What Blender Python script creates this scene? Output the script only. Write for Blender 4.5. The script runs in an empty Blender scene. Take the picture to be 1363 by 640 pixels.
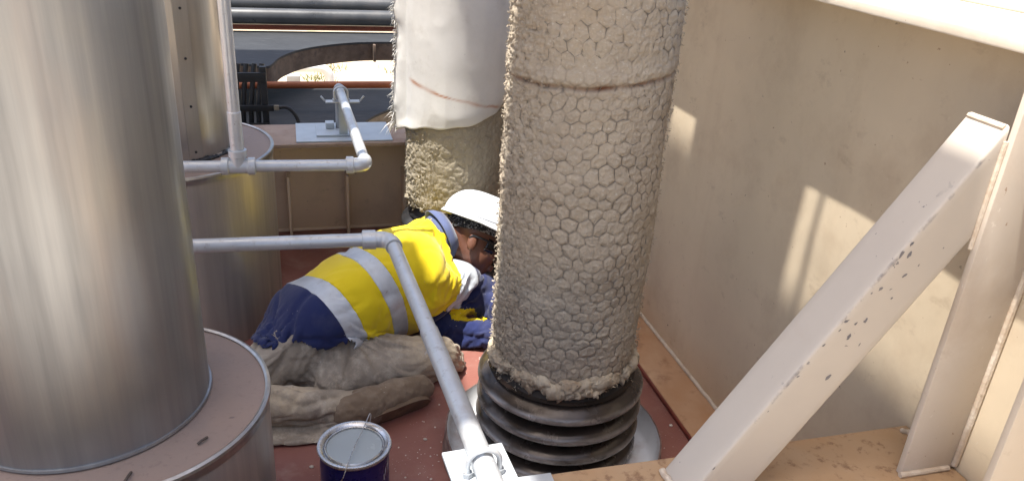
import bpy, bmesh, math, random
import numpy as np
from mathutils import Vector, Matrix
random.seed(7); RNG = np.random.default_rng(11)
scene = bpy.context.scene
COL = scene.collection
PI = math.pi

# ------------------------------------------------------------------ camera
CAMH = 1.45
yaw, pit, rol = math.radians(16.4), math.radians(24.7), math.radians(3.8)
fw = Vector((math.sin(yaw)*math.cos(pit), math.cos(yaw)*math.cos(pit), -math.sin(pit)))
r0 = Vector((math.cos(yaw), -math.sin(yaw), 0.0)); u0 = r0.cross(fw)
rt = math.cos(rol)*r0 + math.sin(rol)*u0
up = -math.sin(rol)*r0 + math.cos(rol)*u0
cam = bpy.data.cameras.new('camera'); camo = bpy.data.objects.new('camera', cam); COL.objects.link(camo)
camo.matrix_world = Matrix(((rt.x, up.x, -fw.x, 0), (rt.y, up.y, -fw.y, 0), (rt.z, up.z, -fw.z, CAMH), (0, 0, 0, 1)))
cam.sensor_width = 36.0; cam.sensor_fit = 'HORIZONTAL'; cam.lens = 36.0*1040.0/1363.0
cam.clip_start = 0.05; cam.clip_end = 2000
scene.camera = camo

# ------------------------------------------------------------------ light
SUN_FROM = Vector((-0.285, -0.045, 1.0)).normalized()
world = bpy.data.worlds.new('World'); scene.world = world; world.use_nodes = True
wn = world.node_tree.nodes; wn.clear()
sky = wn.new('ShaderNodeTexSky'); sky.sky_type = 'NISHITA'; sky.sun_disc = False
sky.sun_elevation = math.asin(SUN_FROM.z); sky.sun_rotation = math.atan2(SUN_FROM.x, SUN_FROM.y)
sky.air_density = 0.85; sky.dust_density = 4.0; sky.ozone_density = 0.7
bg = wn.new('ShaderNodeBackground'); bg.inputs['Strength'].default_value = 0.132
wo = wn.new('ShaderNodeOutputWorld')
world.node_tree.links.new(sky.outputs[0], bg.inputs[0]); world.node_tree.links.new(bg.outputs[0], wo.inputs[0])
sl = bpy.data.lights.new('sun', 'SUN'); sl.energy = 4.4; sl.angle = math.radians(0.55); sl.color = (1.0, 0.96, 0.90)
so = bpy.data.objects.new('sun', sl); COL.objects.link(so); so.location = (0, 0, 8)
so.rotation_euler = (-SUN_FROM).to_track_quat('-Z', 'Y').to_euler()
vs = scene.view_settings; vs.view_transform = 'Standard'; vs.look = 'None'; vs.gamma = 1.0
vs.exposure = 1.25; vs.use_curve_mapping = False

# ------------------------------------------------------------------ numpy noise
def _hash(ix, iy, iz, seed):
    n = (ix.astype(np.int64)*374761393 + iy.astype(np.int64)*668265263 + iz.astype(np.int64)*2147483647 + seed*974634777) & 0xffffffff
    n = ((n ^ (n >> 13))*1274126177) & 0xffffffff
    n = ((n ^ (n >> 16))*2246822519) & 0xffffffff
    n = n ^ (n >> 15)
    return (n & 0xffffff)/float(0xffffff)*2-1
def vnoise(p, seed=0):
    p = np.asarray(p, float); i = np.floor(p).astype(np.int64); f = p-i
    f = f*f*f*(f*(f*6-15)+10); o = 0
    for dx in (0, 1):
        wx = f[:, 0] if dx else 1-f[:, 0]
        for dy in (0, 1):
            wy = f[:, 1] if dy else 1-f[:, 1]
            for dz in (0, 1):
                wz = f[:, 2] if dz else 1-f[:, 2]
                o = o + wx*wy*wz*_hash(i[:, 0]+dx, i[:, 1]+dy, i[:, 2]+dz, seed)
    return o
def fbm(p, oct=4, seed=0, gain=.5):
    p = np.asarray(p, float); a = 1.; s = 0; t = 0
    for k in range(oct):
        s = s + a*vnoise(p*(2.03**k)+k*7.31, seed+k); t += a; a *= gain
    return s/t
def ridge(p, oct=3, seed=0):
    p = np.asarray(p, float); a = 1.; s = 0; t = 0
    for k in range(oct):
        s = s + a*(1-2*np.abs(vnoise(p*(2.03**k)+k*3.7, seed+k))); t += a; a *= .5
    return s/t

# ------------------------------------------------------------------ objects
def place(o, parent=None):
    COL.objects.link(o)
    if parent is not None:
        o.parent = parent
def base_of(parent):
    p = parent
    while p.parent is not None: p = p.parent
    return np.array(p.location)
def mesh_np(name, V, Fq, mats, parent=None, smooth=True, attrs=None, loc=None, mat_idx=None):
    """V (n,3) world coordinates, Fq list / array of quads or tris"""
    V = np.asarray(V, float)
    off = base_of(parent) if parent is not None else (np.array(loc) if loc is not None else np.zeros(3))
    me = bpy.data.meshes.new(name)
    Vl = V-off
    if isinstance(Fq, np.ndarray):
        n, k = Fq.shape
        me.vertices.add(len(Vl)); me.vertices.foreach_set('co', Vl.astype(np.float32).ravel())
        me.loops.add(n*k); me.loops.foreach_set('vertex_index', Fq.astype(np.int32).ravel())
        me.polygons.add(n); me.polygons.foreach_set('loop_start', np.arange(0, n*k, k, dtype=np.int32))
        me.polygons.foreach_set('loop_total', np.full(n, k, dtype=np.int32))
        me.update(calc_edges=True)
    else:
        me.from_pydata([tuple(v) for v in Vl], [], Fq)
    if not isinstance(mats, (list, tuple)): mats = [mats]
    for m in mats: me.materials.append(m)
    if mat_idx is not None: me.polygons.foreach_set('material_index', np.asarray(mat_idx, dtype=np.int32))
    me.polygons.foreach_set('use_smooth', np.full(len(me.polygons), smooth))
    if attrs:
        for k, a in attrs.items():
            at = me.attributes.new(k, 'FLOAT', 'POINT'); at.data.foreach_set('value', np.asarray(a, dtype=np.float32))
    me.validate(); me.update()
    o = bpy.data.objects.new(name, me)
    if parent is None and loc is not None: o.location = loc
    place(o, parent)
    return o
def bm_obj(name, bm, mats, parent=None, smooth=True, loc=None, auto=35):
    bmesh.ops.recalc_face_normals(bm, faces=bm.faces[:])
    off = Vector(base_of(parent)) if parent is not None else (Vector(loc) if loc is not None else Vector((0, 0, 0)))
    for v in bm.verts: v.co -= off
    if smooth:
        for e in bm.edges:
            if len(e.link_faces) == 2 and e.calc_face_angle(0) > math.radians(auto): e.smooth = False
    me = bpy.data.meshes.new(name); bm.to_mesh(me); bm.free()
    if not isinstance(mats, (list, tuple)): mats = [mats]
    for m in mats: me.materials.append(m)
    me.polygons.foreach_set('use_smooth', np.full(len(me.polygons), smooth))
    o = bpy.data.objects.new(name, me)
    if parent is None and loc is not None: o.location = loc
    place(o, parent)
    return o
def thing(name, label, cat, loc=(0, 0, 0), group=None):
    o = bpy.data.objects.new(name, None); o.location = loc; COL.objects.link(o)
    o['label'] = label; o['category'] = cat
    if group: o['group'] = group
    o.empty_display_size = .1
    return o
def tag(o, label, cat, group=None):
    o['label'] = label; o['category'] = cat
    if group: o['group'] = group
    return o
def add_box(bm, lo, hi, bev=0.0, seg=2):
    x0, y0, z0 = lo; x1, y1, z1 = hi
    vs_ = [bm.verts.new(c) for c in ((x0, y0, z0), (x1, y0, z0), (x1, y1, z0), (x0, y1, z0), (x0, y0, z1), (x1, y0, z1), (x1, y1, z1), (x0, y1, z1))]
    fs = [bm.faces.new([vs_[i] for i in q]) for q in ((0, 3, 2, 1), (4, 5, 6, 7), (0, 1, 5, 4), (1, 2, 6, 5), (2, 3, 7, 6), (3, 0, 4, 7))]
    if bev > 0:
        es = list({e for f in fs for e in f.edges})
        bmesh.ops.bevel(bm, geom=es, offset=bev, segments=seg, affect='EDGES', profile=.6)
def box(name, lo, hi, mat, parent=None, bev=.003, loc=None):
    bm = bmesh.new(); add_box(bm, lo, hi, bev); return bm_obj(name, bm, mat, parent, loc=loc)
def add_tube(bm, pts, rad, seg=16, cap=True, closed=False):
    pts = [Vector(p) for p in pts]; n = len(pts)
    rads = rad if isinstance(rad, (list, tuple)) else [rad]*n
    tang = []
    for i in range(n):
        a = pts[i-1] if (i > 0 or closed) else pts[i]; b = pts[(i+1) % n] if (i < n-1 or closed) else pts[i]
        tang.append((b-a).normalized())
    ref = Vector((0, 0, 1)) if abs(tang[0].z) < .9 else Vector((1, 0, 0))
    nrm = (ref-tang[0]*ref.dot(tang[0])).normalized(); rings = []
    for i in range(n):
        nrm = (nrm-tang[i]*nrm.dot(tang[i])).normalized(); bn = tang[i].cross(nrm)
        rings.append([bm.verts.new(pts[i]+(nrm*math.cos(2*PI*k/seg)+bn*math.sin(2*PI*k/seg))*rads[i]) for k in range(seg)])
    for i in range(n if closed else n-1):
        a, b = rings[i], rings[(i+1) % n]
        for k in range(seg): bm.faces.new((a[k], a[(k+1) % seg], b[(k+1) % seg], b[k]))
    if cap and not closed:
        bm.faces.new(rings[0][::-1]); bm.faces.new(rings[-1])
def tube(name, pts, rad, mat, parent=None, seg=16, closed=False, loc=None):
    bm = bmesh.new(); add_tube(bm, pts, rad, seg, closed=closed); return bm_obj(name, bm, mat, parent, loc=loc)
def add_lathe(bm, prof, c, seg=64, axis=None):
    """prof list of (r,z); c centre (x,y)"""
    rings = []
    for r_, z_ in prof:
        if r_ < 1e-6: rings.append([bm.verts.new((c[0], c[1], z_))])
        else: rings.append([bm.verts.new((c[0]+r_*math.cos(2*PI*k/seg), c[1]+r_*math.sin(2*PI*k/seg), z_)) for k in range(seg)])
    for a, b in zip(rings[:-1], rings[1:]):
        for k in range(seg):
            k2 = (k+1) % seg
            if len(a) == 1 and len(b) == 1: continue
            if len(a) == 1: bm.faces.new((a[0], b[k2], b[k]))
            elif len(b) == 1: bm.faces.new((a[k], a[k2], b[0]))
            else: bm.faces.new((a[k], a[k2], b[k2], b[k]))
def lathe(name, prof, c, mat, parent=None, seg=64, loc=None):
    bm = bmesh.new(); add_lathe(bm, prof, c, seg); return bm_obj(name, bm, mat, parent, loc=loc)
def bend(a, corner, b, r_, n=8):
    """polyline a -> rounded corner -> b"""
    a, corner, b = Vector(a), Vector(corner), Vector(b)
    d1 = (a-corner).normalized(); d2 = (b-corner).normalized()
    p1 = corner+d1*r_; p2 = corner+d2*r_; out = []
    for i in range(n+1):
        t = i/n; out.append((1-t)**2*p1+2*t*(1-t)*corner+t*t*p2)
    return out
def grid_faces(nu, nv, wrap=True):
    """vertex index = j*nu+i ; i around"""
    i = np.arange(nu if wrap else nu-1); j = np.arange(nv-1)
    I, J = np.meshgrid(i, j, indexing='ij'); I = I.ravel(); J = J.ravel(); I2 = (I+1) % nu
    return np.stack([J*nu+I, J*nu+I2, (J+1)*nu+I2, (J+1)*nu+I], 1)
def vnormals(V, Fq):
    a = V[Fq[:, 2]]-V[Fq[:, 0]]; b = V[Fq[:, 3]]-V[Fq[:, 1]] if Fq.shape[1] == 4 else V[Fq[:, 1]]-V[Fq[:, 0]]
    n = np.cross(a, b); N = np.zeros_like(V)
    for k in range(Fq.shape[1]): np.add.at(N, Fq[:, k], n)
    return N/(np.linalg.norm(N, axis=1, keepdims=True)+1e-12)

# ------------------------------------------------------------------ materials
class NT:
    def __init__(s, name):
        s.m = bpy.data.materials.new(name); s.m.use_nodes = True; s.t = s.m.node_tree
        s.n = s.t.nodes; s.b = s.n['Principled BSDF']; s.o = s.n['Material Output']
        s.tc = s.n.new('ShaderNodeTexCoord')
    def link(s, a, b): s.t.links.new(a, b)
    def val(s, sock, v):
        if hasattr(v, 'is_output') or isinstance(v, bpy.types.NodeSocket): s.link(v, sock)
        elif isinstance(v, (tuple, list)) and len(v) == 3 and sock.type == 'RGBA': sock.default_value = (*v, 1)
        else: sock.default_value = v
    def mapping(s, scale=(1, 1, 1), rot=(0, 0, 0), src='Object'):
        m = s.n.new('ShaderNodeMapping'); m.inputs['Scale'].default_value = scale; m.inputs['Rotation'].default_value = rot
        s.link(s.tc.outputs[src], m.inputs['Vector']); return m.outputs[0]
    def noise(s, sc, det=4, rough=.55, vec=None, dist=0.0):
        n = s.n.new('ShaderNodeTexNoise'); n.inputs['Scale'].default_value = sc; n.inputs['Detail'].default_value = det
        n.inputs['Roughness'].default_value = rough; n.inputs['Distortion'].default_value = dist
        s.link(vec if vec is not None else s.tc.outputs['Object'], n.inputs['Vector']); return n.outputs['Fac']
    def vor(s, sc, vec=None, feat='F1'):
        n = s.n.new('ShaderNodeTexVoronoi'); n.inputs['Scale'].default_value = sc; n.feature = feat
        s.link(vec if vec is not None else s.tc.outputs['Object'], n.inputs['Vector']); return n.outputs['Distance']
    def ramp(s, fac, p0, p1, c0=0.0, c1=1.0):
        n = s.n.new('ShaderNodeMapRange'); n.inputs[1].default_value = p0; n.inputs[2].default_value = p1
        n.inputs[3].default_value = c0; n.inputs[4].default_value = c1; n.clamp = True
        s.link(fac, n.inputs[0]); return n.outputs[0]
    def math(s, op, a, b=0.0, c=None):
        n = s.n.new('ShaderNodeMath'); n.operation = op; s.val(n.inputs[0], a); s.val(n.inputs[1], b)
        if c is not None: s.val(n.inputs[2], c)
        return n.outputs[0]
    def mix(s, fac, a, b):
        n = s.n.new('ShaderNodeMix'); n.data_type = 'RGBA'; s.val(n.inputs[0], fac); s.val(n.inputs[6], a); s.val(n.inputs[7], b); return n.outputs[2]
    def attr(s, name):
        n = s.n.new('ShaderNodeAttribute'); n.attribute_name = name; return n.outputs['Fac']
    def sep(s, vec=None):
        n = s.n.new('ShaderNodeSeparateXYZ'); s.link(vec if vec is not None else s.tc.outputs['Object'], n.inputs[0]); return n.outputs
    def bump(s, h, strength=.3, dist=.01):
        n = s.n.new('ShaderNodeBump'); n.inputs['Strength'].default_value = strength; n.inputs['Distance'].default_value = dist
        s.link(h, n.inputs['Height'])
        s.link(n.outputs[0], s.b.inputs['Normal']); return n
    def set(s, **k):
        for a, v in k.items(): s.val(s.b.inputs[a.replace('_', ' ')], v)
        return s.m
def simple(name, c1, c2, sc=8., rough=.6, metal=0., bump=.15, bsc=60., lo=.35, hi=.65, dirt=None, dsc=3., dlo=.55, dhi=.75, bd=.004):
    t = NT(name); f = t.ramp(t.noise(sc), lo, hi); c = t.mix(f, c1, c2)
    if dirt is not None: c = t.mix(t.ramp(t.noise(dsc, 6, .65), dlo, dhi), c, dirt)
    t.set(Base_Color=c, Metallic=metal)
    rn = t.ramp(t.noise(sc*2.3), .3, .7, max(0.02, rough-.1), min(1, rough+.1)); t.set(Roughness=rn)
    if bump: t.bump(t.noise(bsc, 4), bump, bd)
    return t.m

def m_deck():
    t = NT('red_oxide_paint')
    c = t.mix(t.ramp(t.noise(3.2, 6, .6), .3, .7), (.20, .072, .055), (.27, .115, .09))
    c = t.mix(t.ramp(t.noise(1.4, 5, .6), .45, .75, 0, .55), c, (.24, .10, .075))          # worn chalky paint
    dust = t.math('MULTIPLY', t.ramp(t.noise(9, 8, .7), .52, .78), t.ramp(t.noise(1.1, 3), .35, .65))
    c = t.mix(t.math('MULTIPLY', dust, .6), c, (.42, .33, .28))
    sp = t.ramp(t.vor(120), .10, .16, 1, 0); sp = t.math('MULTIPLY', sp, t.ramp(t.noise(14, 3), .56, .64))
    c = t.mix(t.math('MULTIPLY', sp, .8), c, (.55, .47, .42))
    sc_ = t.ramp(t.noise(30, 3, .5, t.mapping((1, 14, 1), (0, 0, .6))), .67, .72)
    c = t.mix(t.math('MULTIPLY', sc_, .35), c, (.34, .16, .13))
    t.set(Base_Color=c, Roughness=t.ramp(t.noise(5, 5), .3, .7, .38, .62)); t.bump(t.noise(45, 5, .6), .18, .004); return t.m
def m_cream(name='cream_paint', rust_h=None, rust_amt=.5, base=(.60, .52, .43), chips=True):
    t = NT(name)
    c = t.mix(t.ramp(t.noise(1.7, 5, .6), .3, .7), base, tuple(b*.84 for b in base))
    c = t.mix(t.ramp(t.noise(4.2, 8, .70), .50, .78, 0, .5), c, (.40, .29, .19))
    c = t.mix(t.ramp(t.noise(11, 5, .7, t.mapping((1, .7, 1.2))), .60, .70, 0, .35), c, (.34, .25, .17))
    c = t.mix(t.ramp(t.noise(55, 3, .6, t.mapping((1, 3, .6), (.5, 0, 0))), .70, .74, 0, .5), c, (.70, .64, .55))
    st = t.noise(7, 4, .6, t.mapping((1, 1, .12)))
    c = t.mix(t.ramp(st, .58, .8, 0, .18), c, (.38, .25, .15))
    if rust_h is not None:
        z = t.sep()[2]
        g = t.ramp(t.math('ADD', z, t.math('MULTIPLY', t.math('SUBTRACT', t.noise(5, 5), .5), .22)), rust_h[0], rust_h[1], 1, 0)
        c = t.mix(t.math('MULTIPLY', g, rust_amt), c, (.50, .24, .09))
    if chips:
        ch = t.ramp(t.noise(26, 3, .5), .735, .75)
        ch = t.math('MULTIPLY', ch, t.ramp(t.noise(3.1, 2), .50, .56)); c = t.mix(ch, c, (.13, .10, .09))
        c = t.mix(t.ramp(t.noise(70, 2, .5), .74, .77, 0, .7), c, (.28, .17, .10))
    t.set(Base_Color=c, Roughness=t.ramp(t.noise(4, 4), .3, .7, .42, .6)); t.bump(t.noise(16, 6, .55), .13, .006); return t.m
def m_rustflange():
    t = NT('tan_dusty_flange')
    c = t.mix(t.ramp(t.noise(4, 6, .65), .32, .68), (.40, .275, .165), (.38, .23, .115))
    c = t.mix(t.ramp(t.noise(38, 5, .7), .54, .68, 0, .85), c, (.20, .11, .06))
    c = t.mix(t.ramp(t.noise(2.2, 4), .5, .75, 0, .5), c, (.58, .46, .35))
    t.set(Base_Color=c, Roughness=.78); t.bump(t.noise(70, 5), .25, .004); return t.m
def m_alu(name, tint=(.37, .38, .39), rough=.36, streak=1.0, metal=.90):
    t = NT(name)
    v = t.mapping((1, 1, .035)); v2 = t.mapping((1, 1, .16))
    s1 = t.noise(26, 5, .6, v); s2 = t.noise(7, 5, .6, v2); s3 = t.noise(90, 3, .5, v)
    c = t.mix(t.ramp(s1, .3, .7), tint, tuple(x*.66 for x in tint))
    c = t.mix(t.ramp(s2, .52, .72, 0, .45*streak), c, (.42, .36, .33))
    c = t.mix(t.ramp(t.noise(5, 4, .6, t.mapping((1, 1, .3))), .50, .80, 0, .45*streak), c, (.27, .26, .25))
    r_ = t.math('ADD', t.ramp(s1, .3, .7, rough-.04, rough+.07), t.ramp(t.noise(4, 2, .5), .4, .75, 0, .12))
    t.set(Base_Color=c, Metallic=metal, Roughness=r_)
    h = t.math('ADD', t.math('MULTIPLY', s3, .22), t.noise(9, 4, .5, v2)); t.bump(h, .07, .012); return t.m
def m_aludust():
    t = NT('dusty_aluminium_top')
    c = t.mix(t.ramp(t.noise(6, 6, .65), .3, .7), (.34, .245, .195), (.28, .215, .18))
    c = t.mix(t.ramp(t.noise(60, 4, .7), .56, .75, 0, .6), c, (.20, .14, .12))
    c = t.mix(t.ramp(t.noise(2.2, 4), .5, .7, 0, .5), c, (.42, .29, .215))
    c = t.mix(t.ramp(t.noise(28, 2, .5), .70, .74, 0, .6), c, (.12, .09, .08))
    t.set(Base_Color=c, Metallic=.25, Roughness=.62); t.bump(t.noise(90, 4), .12, .003); return t.m
def m_galv(name='silver_painted_pipe', base=(.60, .62, .63)):
    t = NT(name)
    c = t.mix(t.ramp(t.noise(14, 5, .6), .3, .7), base, tuple(b*.86 for b in base))
    c = t.mix(t.ramp(t.noise(45, 4, .7), .58, .72, 0, .6), c, (.34, .31, .28))
    c = t.mix(t.ramp(t.noise(9, 6, .7), .58, .74, 0, .5), c, (.36, .32, .28))
    c = t.mix(t.ramp(t.noise(130, 2, .5), .73, .77, 0, .7), c, (.16, .11, .08))
    t.set(Base_Color=c, Metallic=.40, Roughness=t.ramp(t.noise(20, 4), .3, .7, .28, .44)); t.bump(t.noise(120, 3), .08, .002); return t.m
def m_wool(name='mineral_wool', a=(.43, .365, .275), b=(.345, .29, .22), warm=(.39, .295, .19)):
    t = NT(name)
    g = t.attr('groove')
    c = t.mix(t.ramp(t.noise(5, 6, .65), .3, .7), a, b)
    c = t.mix(t.ramp(t.noise(2.6, 4, .6), .5, .75, 0, .55), c, warm)
    c = t.mix(t.ramp(t.noise(60, 5, .7), .45, .75, 0, .4), c, (.27, .24, .20))
    c = t.mix(t.ramp(t.noise(160, 3, .6), .58, .72, 0, .35), c, (.62, .58, .51))
    c = t.mix(t.math('MULTIPLY', g, .55), c, (.18, .14, .105))       # crevice shade put into the colour along the mesh grooves
    s = t.attr('stain'); c = t.mix(s, c, (.14, .055, .028))
    t.set(Base_Color=c, Roughness=.93); t.b.inputs['Specular IOR Level'].default_value = .15
    h = t.math('ADD', t.math('MULTIPLY', t.noise(240, 4, .7), .5), t.noise(70, 6, .7)); t.bump(h, .55, .006); return t.m
def m_bellows():
    t = NT('dark_worn_bellows_steel')
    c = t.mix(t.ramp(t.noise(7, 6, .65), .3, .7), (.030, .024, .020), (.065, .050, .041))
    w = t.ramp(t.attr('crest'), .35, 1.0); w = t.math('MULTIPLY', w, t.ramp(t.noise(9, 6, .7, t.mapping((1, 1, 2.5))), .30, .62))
    c = t.mix(t.math('MULTIPLY', w, .85), c, (.44, .41, .385))  # worn crests, paled further as highlights put into the colour
    c = t.mix(t.ramp(t.noise(24, 6, .7), .6, .8, 0, .5), c, (.16, .12, .09))
    t.set(Base_Color=c, Metallic=.35, Roughness=t.ramp(t.noise(12, 5), .3, .7, .14, .34)); t.bump(t.noise(50, 5), .12, .004); return t.m
def m_cloth(name, c1, c2, dirt=None, amt=.4, rough=.85, weave=420, sheen=.2, dsc=7., dlo=.52, dhi=.72, trans=None):
    t = NT(name)
    c = t.mix(t.ramp(t.noise(6, 5), .3, .7), c1, c2)
    if dirt is not None:
        c = t.mix(t.ramp(t.noise(dsc, 7, .68), dlo, dhi, 0, amt), c, dirt)
    sp = t.ramp(t.vor(75), .05, .13, 1, 0); sp = t.math('MULTIPLY', sp, t.ramp(t.noise(9, 3), .60, .66)); c = t.mix(t.math('MULTIPLY', sp, .75), c, (.62, .60, .55))
    t.set(Base_Color=c, Roughness=rough); t.b.inputs['Sheen Weight'].default_value = sheen
    t.b.inputs['Specular IOR Level'].default_value = .25
    h = t.math('ADD', t.math('MULTIPLY', t.noise(weave, 2), .35), t.noise(38, 5, .6)); t.bump(h, .28, .004); return t.m
def m_trousers():
    t = NT('caked_work_trousers')
    c = t.mix(t.ramp(t.noise(7, 6, .65), .3, .7), (.20, .17, .135), (.35, .305, .25))
    c = t.mix(t.ramp(t.noise(18, 6, .7), .48, .70, 0, .8), c, (.54, .475, .385))
    k = t.attr('caked'); kk = t.math('MULTIPLY', k, t.ramp(t.noise(20, 6, .72), .30, .56)); c = t.mix(kk, c, (.47, .39, .28))
    c = t.mix(t.ramp(t.noise(11, 5, .7), .62, .76, 0, .7), c, (.085, .068, .055))
    sp = t.ramp(t.noise(34, 3), .70, .75); c = t.mix(t.math('MULTIPLY', sp, .6), c, (.5, .5, .49))
    t.set(Base_Color=c, Roughness=.9); t.b.inputs['Specular IOR Level'].default_value = .2
    h = t.math('ADD', t.math('MULTIPLY', t.noise(150, 4, .7), .5), t.noise(42, 6, .65)); t.bump(h, .5, .005); return t.m
def m_sheet():
    t = NT('white_cloth_wrap')
    c = t.mix(t.ramp(t.noise(3.5, 5, .6), .35, .7), (.66, .64, .60), (.52, .50, .46))
    c = t.mix(t.ramp(t.noise(9, 6, .7), .56, .78, 0, .5), c, (.40, .36, .31))
    c = t.mix(t.attr('rust'), c, (.36, .13, .04))
    c = t.mix(t.ramp(t.noise(40, 3, .6), .72, .76, 0, .7), c, (.16, .15, .15))
    t.set(Base_Color=c, Roughness=.6); t.bump(t.noise(30, 5), .15, .004); return t.m
def m_sand():
    t = NT('sandy_gravel_ground')
    c = t.mix(t.ramp(t.noise(1.4, 7, .65), .3, .7), (.50, .41, .29), (.40, .31, .21))
    c = t.mix(t.ramp(t.noise(2.2, 5, .6), .60, .70, 0, .55), c, (.24, .25, .11))
    c = t.mix(t.ramp(t.noise(22, 6, .7), .58, .75, 0, .5), c, (.58, .52, .42))
    t.set(Base_Color=c, Roughness=.95); t.bump(t.noise(12, 7, .7), .5, .03); return t.m
def m_bandana():
    t = NT('black_paisley_bandana')
    v = t.vor(85, None, 'DISTANCE_TO_EDGE'); a = t.ramp(v, .05, .09, 1, 0)
    a2 = t.ramp(t.noise(130, 2, .5), .56, .62)
    k = t.math('MAXIMUM', t.math('MULTIPLY', a, t.ramp(t.noise(30, 2), .48, .55)), a2)
    t.set(Base_Color=t.mix(t.math('MULTIPLY', k, .55), (.010, .010, .012), (.42, .42, .42)), Roughness=.85); return t.m
def m_tape():
    t = NT('silver_reflective_tape')
    c = t.mix(t.ramp(t.noise(14, 5, .65), .35, .7), (.60, .64, .68), (.46, .49, .53))
    c = t.mix(t.ramp(t.noise(40, 4, .7), .62, .74, 0, .55), c, (.30, .28, .27))
    t.set(Base_Color=c, Metallic=.2, Roughness=.48); t.bump(t.noise(55, 5), .25, .003); return t.m
def m_brace():
    t = NT('chipped_cream_brace_paint')
    c = t.mix(t.ramp(t.noise(2.5, 5, .6), .3, .7), (.49, .44, .375), (.44, .39, .335))
    c = t.mix(t.ramp(t.noise(8, 6, .68), .58, .8, 0, .3), c, (.42, .33, .25))
    near = t.ramp(t.attr('edge'), .0, .035, 1, 0)
    band = t.ramp(t.attr('along'), .10, .95)
    n = t.noise(27, 4, .6)
    line = t.math('MULTIPLY', t.ramp(t.attr('edge'), .0005, .004, 1, 0), t.ramp(t.noise(9, 6, .7), .50, .60))
    th = t.math('ADD', n, t.math('MULTIPLY', near, .085))
    zone = t.math('MULTIPLY', t.ramp(t.noise(7.5, 2), .44, .52), t.ramp(t.attr('along'), .30, .45)); zone = t.math('MULTIPLY', zone, t.ramp(t.attr('along'), .80, .70)) if False else zone
    ch = t.math('MULTIPLY', t.ramp(th, .675, .69), zone)
    ch = t.math('MAXIMUM', ch, t.math('MULTIPLY', line, .85))
    ch = t.math('MAXIMUM', ch, t.ramp(t.noise(95, 2, .4), .775, .79))
    c = t.mix(ch, c, (.145, .135, .145))
    t.set(Base_Color=c, Roughness=t.ramp(t.noise(5, 4), .3, .7, .4, .58))
    hh = t.math('SUBTRACT', t.math('MULTIPLY', t.noise(20, 5), .6), ch); t.bump(hh, .18, .004); return t.m
def m_darkplate():
    t = NT('grey_weathered_plate')
    c = t.mix(t.ramp(t.noise(5, 6, .65), .3, .7), (.013, .015, .018), (.026, .029, .033))
    c = t.mix(t.ramp(t.noise(16, 6, .7, t.mapping((.4, 1.8, 1))), .57, .72, 0, .6), c, (.075, .08, .085))
    c = t.mix(t.ramp(t.noise(30, 3), .70, .75, 0, .8), c, (.03, .03, .03))
    t.set(Base_Color=c, Roughness=.7); t.bump(t.noise(30, 5), .2, .006); return t.m

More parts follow.
